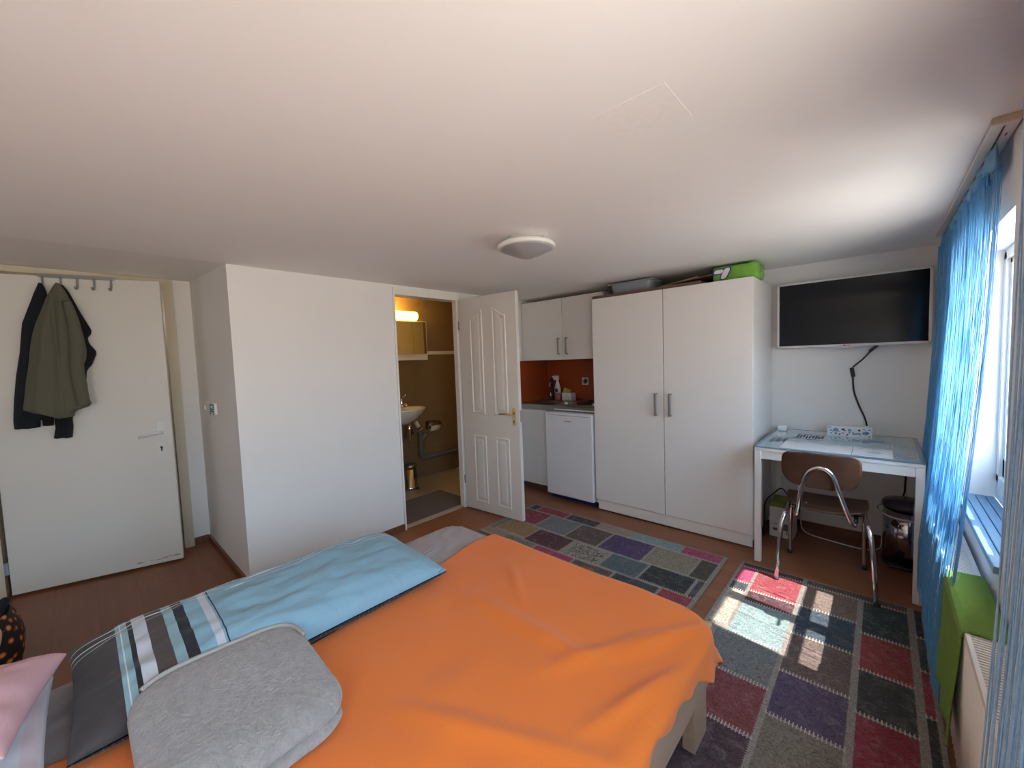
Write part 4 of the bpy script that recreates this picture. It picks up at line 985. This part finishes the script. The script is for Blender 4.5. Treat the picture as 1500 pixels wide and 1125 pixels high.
for i in range(6): mk(ml, .035 + i * .022, .041 + i * .022, 3.46, 3.56)
mk(mb, .0, .15, 3.27, 3.276)
for i in range(7): mk(ml, .07 + i * .014, .080 + i * .014, 3.17, 3.21)
mb.build('dark_print', M_INK, dk); ml.build('pale_print', M_INKL, dk)
MB().box(DX0 + .03, DX1 - .03, DY0 + .012, DY0 + .03, DT - .085, DT - .028, .002).box(DX0 + .03, DX1 - .03, DY1 - .03, DY1 - .012, DT - .085, DT - .028, .002).box(DX0 + .012, DX0 + .03, DY0 + .03, DY1 - .03, DT - .085, DT - .028, .002).box(DX1 - .03, DX1 - .012, DY0 + .03, DY1 - .03, DT - .085, DT - .028, .002).build('apron', M_TABLE, dk)
for x, y in ((DX0 + .004, DY0 + .004), (DX1 - .042, DY0 + .004), (DX0 + .004, DY1 - .042), (DX1 - .042, DY1 - .042)):
    MB().box(x, x + .038, y, y + .038, 0, DT - .028, .003).build('leg', M_TABLE, dk)
pm = empty('place_mat', (-.2, 3.25, DT + .0007), 'long white printed paper mat at the front of the desk', 'place mat')
MB().box(-.49, .058, 3.118, 3.375, DT + .0007, DT + .0016).build('mat_sheet', M_PAPER, pm)
mb = MB(); zt = DT + .0016
mk(mb, -.128, -.124, 3.118, 3.375); mk(mb, -.45, -.15, 3.335, 3.342); mk(mb, -.10, .04, 3.345, 3.350); mk(mb, -.12, .03, 3.135, 3.140)
for k in range(12): a = k * .9; mk(mb, -.02 + .035 * math.cos(a) * (.3 + .06 * k) - .008, -.02 + .035 * math.cos(a) * (.3 + .06 * k) + .008, 3.24 + .04 * math.sin(a) * (.3 + .06 * k), 3.246 + .04 * math.sin(a) * (.3 + .06 * k))
mb.build('mat_print', M_INKL, pm)
ad = MB().box(-.606, -.545, 3.765, 3.845, DT, DT + .038, .010, 3).build('charger_box', M_PLASTIC); tag(ad, 'small white rounded box in the back left corner of the desk', 'box')
sxb = empty('patterned_box', (-.165, 3.79, DT), 'white long box printed with blue sea animals at the back of desk', 'box')
MB().box(-.29, -.04, 3.755, 3.85, DT, DT + .072, .002).build('carton', M_PAPER, sxb)
ml = MB(); md_ = MB()
def ell(m, cx, cz, a, b, rot=0, n=14):
    m.poly([(cx + a * math.cos(2 * PI * k / n) * math.cos(rot) - b * math.sin(2 * PI * k / n) * math.sin(rot), 3.7542, cz + a * math.cos(2 * PI * k / n) * math.sin(rot) + b * math.sin(2 * PI * k / n) * math.cos(rot)) for k in range(n)], (0, .0006, 0))
zc = DT + .036
for cx, cz, a, b, r in ((-.24, .008, .016, .014, 0), (-.24, -.018, .009, .008, 0), (-.226, .0, .010, .004, -.7), (-.254, .0, .010, .004, .7), (-.163, .012, .011, .010, 0), (-.163, -.005, .006, .010, 0), (-.125, -.012, .026, .007, .25), (-.105, -.018, .010, .004, -.6), (-.143, -.004, .008, .004, 1.0), (-.075, -.004, .020, .013, .2), (-.268, .002, .007, .005, .5), (-.266, -.018, .007, .005, 0)): ell(ml, cx, zc + cz, a, b, r)
for cx, cz, a, b, r in ((-.20, .015, .011, .006, .4), (-.192, .008, .010, .004, -.5), (-.218, -.022, .009, .004, .6), (-.20, -.012, .008, .003, 0), (-.175, -.024, .009, .004, .9), (-.11, .014, .009, .004, 0), (-.11, .014, .004, .009, 0), (-.055, .022, .008, .003, .1), (-.055, -.026, .007, .003, .3), (-.275, .024, .009, .003, .2), (-.085, .022, .007, .003, -.3), (-.068, -.002, .010, .004, .9)): ell(md_, cx, zc + cz, a, b, r)
ml.build('pale_animals', M_INKL, sxb); md_.build('dark_animals', M_INK, sxb)

# under the desk
ab = empty('appliance_box', (-.55, 3.65, 0), 'white carton with green lid standing under the desk', 'box')
MB().box(-.628, -.475, 3.60, 3.80, 0, .235, .002).build('carton', M_PAPER, ab)
MB().box(-.63, -.473, 3.598, 3.802, .235, .272, .003).lathe([(.07, 0), (.06, .02), (0, .03)], (-.53, 3.68, .272), 24).build('green_top', plain('olive_green', (.22, .26, .05), .5), ab)
mb = MB(); mb.box(-.605, -.575, 3.5985, 3.60, .05, .07).box(-.60, -.592, 3.5985, 3.60, .10, .106).box(-.588, -.58, 3.5985, 3.60, .10, .108)
mb.lathe([(.026, 0), (.026, .001), (.017, .001)], (0, 0, 0), 24, mx=Matrix.Translation((-.52, 3.5985, .085)) @ RX).box(-.518, -.512, 3.5985, 3.60, .03, .065); mb.build('carton_print', plain('print_grey', (.16, .15, .15), .6), ab)
bn = empty('waste_bin', (.125, 3.62, 0), 'chrome pedal bin with dark lid under the desk beside the window wall', 'bin')
BX, BY = .140, 3.64
MB().lathe([(.125, .0), (.125, .02)], (BX, BY, 0), 48).build('bin_foot', M_BLACK, bn)
MB().lathe([(.119, .02), (.119, .385), (.115, .385)], (BX, BY, 0), 48).build('bin_body', plain('dark_chrome', (.42, .40, .42), .12, 1.0), bn)
MB().lathe([(.1205, .325), (.1205, .335)], (BX, BY, 0), 48).build('bin_band', M_PLASTIC, bn)
MB().lathe([(.127, .385), (.127, .405), (.115, .425), (.06, .438), (0, .44)], (BX, BY, 0), 48).build('bin_lid', M_DARKB, bn)
MB().box(BX - .09, BX - .02, BY - .155, BY - .10, .014, .032, .006).build('pedal', M_BLACK, bn)
socket('wall_socket', .02, .27, YB, 'white wall socket low on the wall under the desk')
sc2 = empty('extension_cable', (-.2, 3.8, 0), 'white extension cable curving over the floor under the desk', 'cable')
MB().tube(bez([(-.46, 3.86, .12), (-.45, 3.84, .03), (-.40, 3.79, .006), (-.25, 3.74, .006), (-.08, 3.72, .006), (0.0, 3.78, .006), (.02, 3.88, .03), (.02, 3.905, .24)], 8), .004, 8).build('cord', M_PLASTIC, sc2)
MB().box(.0, .04, 3.895, 3.919, .25, .29, .006).build('plug', M_PLASTIC, sc2)
c3 = MB(); c3.tube(bez([(.03, 3.86, .77), (.06, 3.87, .735), (.11, 3.88, .66), (.135, 3.88, .58), (.135, 3.88, .48), (.13, 3.895, .40), (.09, 3.90, .30)], 8), .0055, 8)
tag(c3.build('power_cable', M_BLACK), 'black cable dropping under the desk behind the chrome bin', 'cable')
c4 = MB(); c4.tube(bez([(-.655, 3.55, .006), (-.655, 3.56, .15), (-.65, 3.58, .27), (-.62, 3.70, .305), (-.585, 3.86, .31), (-.52, 3.90, .20)], 8), .005, 8)
tag(c4.build('power_cable', M_BLACK), 'black cable looping beside the white carton under the desk', 'cable')

# ------------------------------------------------------------------ chair
ch = empty('chair', (-.235, 3.13, 0), 'school chair with dark wood seat and chrome tubes facing the desk', 'chair')
CM = Matrix.Translation((-.248, 3.145, 0)) @ Matrix.Rotation(.06, 4, 'Z')
TR = .0125
for s in (-1, 1):
    pts = [(s * .235, -.235, .012), (s * .222, -.222, .20), (s * .212, -.205, .34), (s * .202, -.175, .405), (s * .19, -.11, .428), (s * .188, .05, .428), (s * .188, .15, .424), (s * .190, .195, .406), (s * .194, .212, .36), (s * .198, .228, .18), (s * .20, .238, .012)]
    MB().tube(bez(pts, 6), TR, 14).build('leg_frame', M_CHROME, ch, mx=CM)
    for y, x in ((-.235, .235), (.238, .20)): MB().lathe([(.016, 0), (.016, .022), (.013, .024)], (s * x, y, 0), 16).build('foot_cap', M_RUBBER, ch, mx=CM)
hu = [(.15, .06, .418), (.147, -.06, .416), (.140, -.15, .420), (.132, -.225, .442), (.117, -.252, .49), (.088, -.278, .62), (.064, -.292, .71), (.036, -.298, .752), (0, -.300, .766)]
upts = [(-x, y, z) for x, y, z in hu] + hu[:-1][::-1]
upts = [(x - .02 * min(1, max(0, (z - .43) / .2)), y, z) for x, y, z in upts]
MB().tube(bez(upts, 6), TR, 14).build('back_support', M_CHROME, ch, mx=CM)
MB().tube([(-.188, .16, .416), (.188, .16, .416)], .010, 12).tube([(-.188, .0, .420), (.188, .0, .420)], .010, 12).build('cross_bar', M_CHROME, ch, mx=CM)
def seat(u, v):
    x = (u - .5) * 2; y = (v - .5) * 2
    k = math.sqrt(max(1e-6, 1 - .22 * x * x * y * y))
    hw = .195 + .035 * (y * .5 + .5)
    X = x * k * hw; Y = y * k * .205 + .155
    z = .446 - .016 * (1 - x * x) * (1 - .4 * y) - .05 * max(0, y - .6) ** 2 * 2 + .020 * max(0, -y - .4)
    return (X, Y, z)
MB().grid(seat, 28, 28, thick=.011).build('seat', M_CHAIRW, ch, mx=CM)
for sx_ in (-.1, .1): MB().lathe([(.006, 0), (.006, .003), (0, .004)], (sx_, .03, .446), 12).build('rivet', M_CHROME, ch, mx=CM)
def back(u, v):
    x = (u - .5) * 2; y = (v - .5) * 2
    # wide top with small radius, rounder bottom corners
    p = 5.0 if y > 0 else 2.9
    lim = (1 - abs(y) ** p) ** (1 / p) if abs(y) < 1 else 0
    X = x * (.30 + .70 * lim) * .182 * (1 if y > 0 else 1 - .04 * -y)
    return (X - .022, -.262 - .028 * (1 - (X / .182) ** 2) - .022 * y, .745 + y * .106)
MB().grid(back, 30, 24, thick=.010).build('backrest', M_CHAIRW, ch, mx=CM)

# ------------------------------------------------------------------ radiator, towel
rd = empty('radiator', (.24, 2.1, .12), 'long white panel radiator below the window', 'radiator')
RY0, RY1, RZ0, RZ1, RX0, RX1 = 1.02, 3.0, .13, .600, .192, .280
def radfront(u, v):
    y = RY0 + (RY1 - RY0) * u
    return (RX0 + .004 + .003 * math.cos(2 * PI * y / .0333), y, RZ0 + (RZ1 - .02 - RZ0) * v)
MB().grid(radfront, 720, 1, thick=.0015).build('front_panel', M_RAD, rd)
MB().box(RX1 - .012, RX1 - .006, RY0, RY1, RZ0, RZ1 - .02).build('rear_panel', M_RAD, rd)
MB().box(RX0, RX1, RY1, RY1 + .004, RZ0, RZ1, .001).box(RX0, RX1, RY0 - .004, RY0, RZ0, RZ1, .001).build('side_cover', M_RAD, rd)
mb = MB(); mb.box(RX0, RX0 + .012, RY0, RY1, RZ1 - .022, RZ1, .002).box(RX1 - .012, RX1, RY0, RY1, RZ1 - .022, RZ1, .002)
n = int((RY1 - RY0) / .0135)
for k in range(n): mb.box(RX0 + .011, RX1 - .011, RY0 + k * .0135, RY0 + k * .0135 + .0065, RZ1 - .008, RZ1 - .001)
mb.build('top_grille', M_RAD, rd)
MB().box(RX0 + .02, RX1 - .02, RY0 + .01, RY1 - .01, RZ0 + .02, RZ1 - .04).build('convector', M_DARKSLOT, rd)
for y in (1.3, 2.75): MB().box(RX1 - .006, XI - .001, y, y + .04, .25, .5).build('wall_bracket', M_RAD, rd)
MB().tube([(.24, RY1 - .05, RZ0 + .03), (.24, RY1 - .05, 0)], .009, 10).build('supply_pipe', M_RAD, rd)
def towel():
    # lies on the radiator top and hangs down its front
    y0, y1 = 1.715, 2.160; path = [(.288, .607), (.25, .606), (.205, .607), (.190, .600), (.184, .585), (.182, .50), (.180, .42), (.178, .34), (.176, .26)]
    def fn(u, v):
        s = u * (len(path) - 1); i = min(int(s), len(path) - 2); t = s - i
        x = path[i][0] + (path[i + 1][0] - path[i][0]) * t; z = path[i][1] + (path[i + 1][1] - path[i][1]) * t
        y = y0 + (y1 - y0) * v; dr = max(0, .58 - z)
        ys_ = y + dr * (.12 * (v - .5) * -1)
        x -= .003 + .005 * (1 + math.sin(v * 17 + z * 5)) * min(1, dr * 5)
        if z < .58: z = .58 - (.58 - z) * (1 + .15 * (1 - v))
        return (x, ys_, z + .0015 * nz(y * 40, x * 40))
    return MB().grid(fn, 50, 36)
tw = towel().build('towel', M_GREEN); md = tw.modifiers.new('thick', 'SOLIDIFY'); md.thickness = .006; md.offset = 1
tag(tw, 'lime green towel draped over the radiator', 'towel')

# ------------------------------------------------------------------ curtain track and string curtains
tk = empty('curtain_track', (.26, 2.7, H - .02), 'white double groove curtain track on the ceiling above the window', 'curtain track')
MB().box(.232, .290, 1.90, 3.60, H - .016, H, .002).build('track_rail', M_CEILG, tk)
MB().box(.2575, .2625, 1.93, 3.58, H - .0175, H - .0155).box(.272, .276, 2.0, 2.02, H - .0175, H - .0155).build('groove', M_BROWN, tk)
MB().box(.230, .292, 1.890, 1.902, H - .018, H, .001).build('end_cap', plain('end_cap_beige', (.55, .45, .32), .5), tk)
def curtain(yt0, yt1, yb0, yb1, n, zb, xb, label, grp, x_top=.258, amp=.018, seed=0, w=.0008, mat=None):
    rnd = random.Random(seed)
    r = empty('string_curtain', (.24, (yt0 + yt1) / 2, .1), label, 'curtain')
    npl = 9
    def top(t): # folded header
        y = yt0 + (yt1 - yt0) * t
        return x_top + amp * math.sin(2 * PI * npl * t) , y
    def hdr(u, v):
        x, y = top(u); k = .5 + .5 * math.cos(2 * PI * npl * u)
        return (x_top + (x - x_top) * (.3 + .7 * v), y, H - .020 - .075 * v - .02 * v * k)
    MB().grid(hdr, 180, 6, thick=.0015).build('header_band', M_CURTH, r)
    mb = MB(); b = bmesh.new()
    for i in range(n):
        t = (i + rnd.random() * .8) / n; x0, y0 = top(t)
        yb = yb0 + (yb1 - yb0) * t + rnd.uniform(-.012, .012)
        xe = xb + .45 * (x0 - x_top) + rnd.uniform(-.006, .006)
        zz = zb + rnd.uniform(-.03, .03); z0 = H - .085
        wv = rnd.uniform(0, 6.28); prev = None; ns = 14
        for k in range(ns + 1):
            s = k / ns; e = s ** 1.6
            z = z0 + (zz - z0) * s
            x = x0 + (xe - x0) * min(1, e * 1.25) + .003 * math.sin(wv + s * 7)
            y = y0 + (yb - y0) * (s ** 1.25) + .004 * math.sin(wv * 2 + s * 5)
            c = [b.verts.new((x - w, y, z)), b.verts.new((x, y - w, z)), b.verts.new((x + w, y, z)), b.verts.new((x, y + w, z))]
            if prev:
                for q in range(4): b.faces.new((prev[q], prev[(q + 1) % 4], c[(q + 1) % 4], c[q]))
            prev = c
    mb._merge(b)
    st = mb.build('strings', mat or M_CURT, r); st['kind'] = 'stuff'
    return r
curtain(2.04, 3.55, 2.02, 3.50, 340, .14, .172, 'blue string curtain hanging between desk and green towel', None, seed=3)
curtain(.72, 1.58, .60, 1.13, 90, .20, .165, 'blue string curtain hanging at the near end of radiator, right edge', None, seed=8, w=.0015, mat=M_CURTLIT)
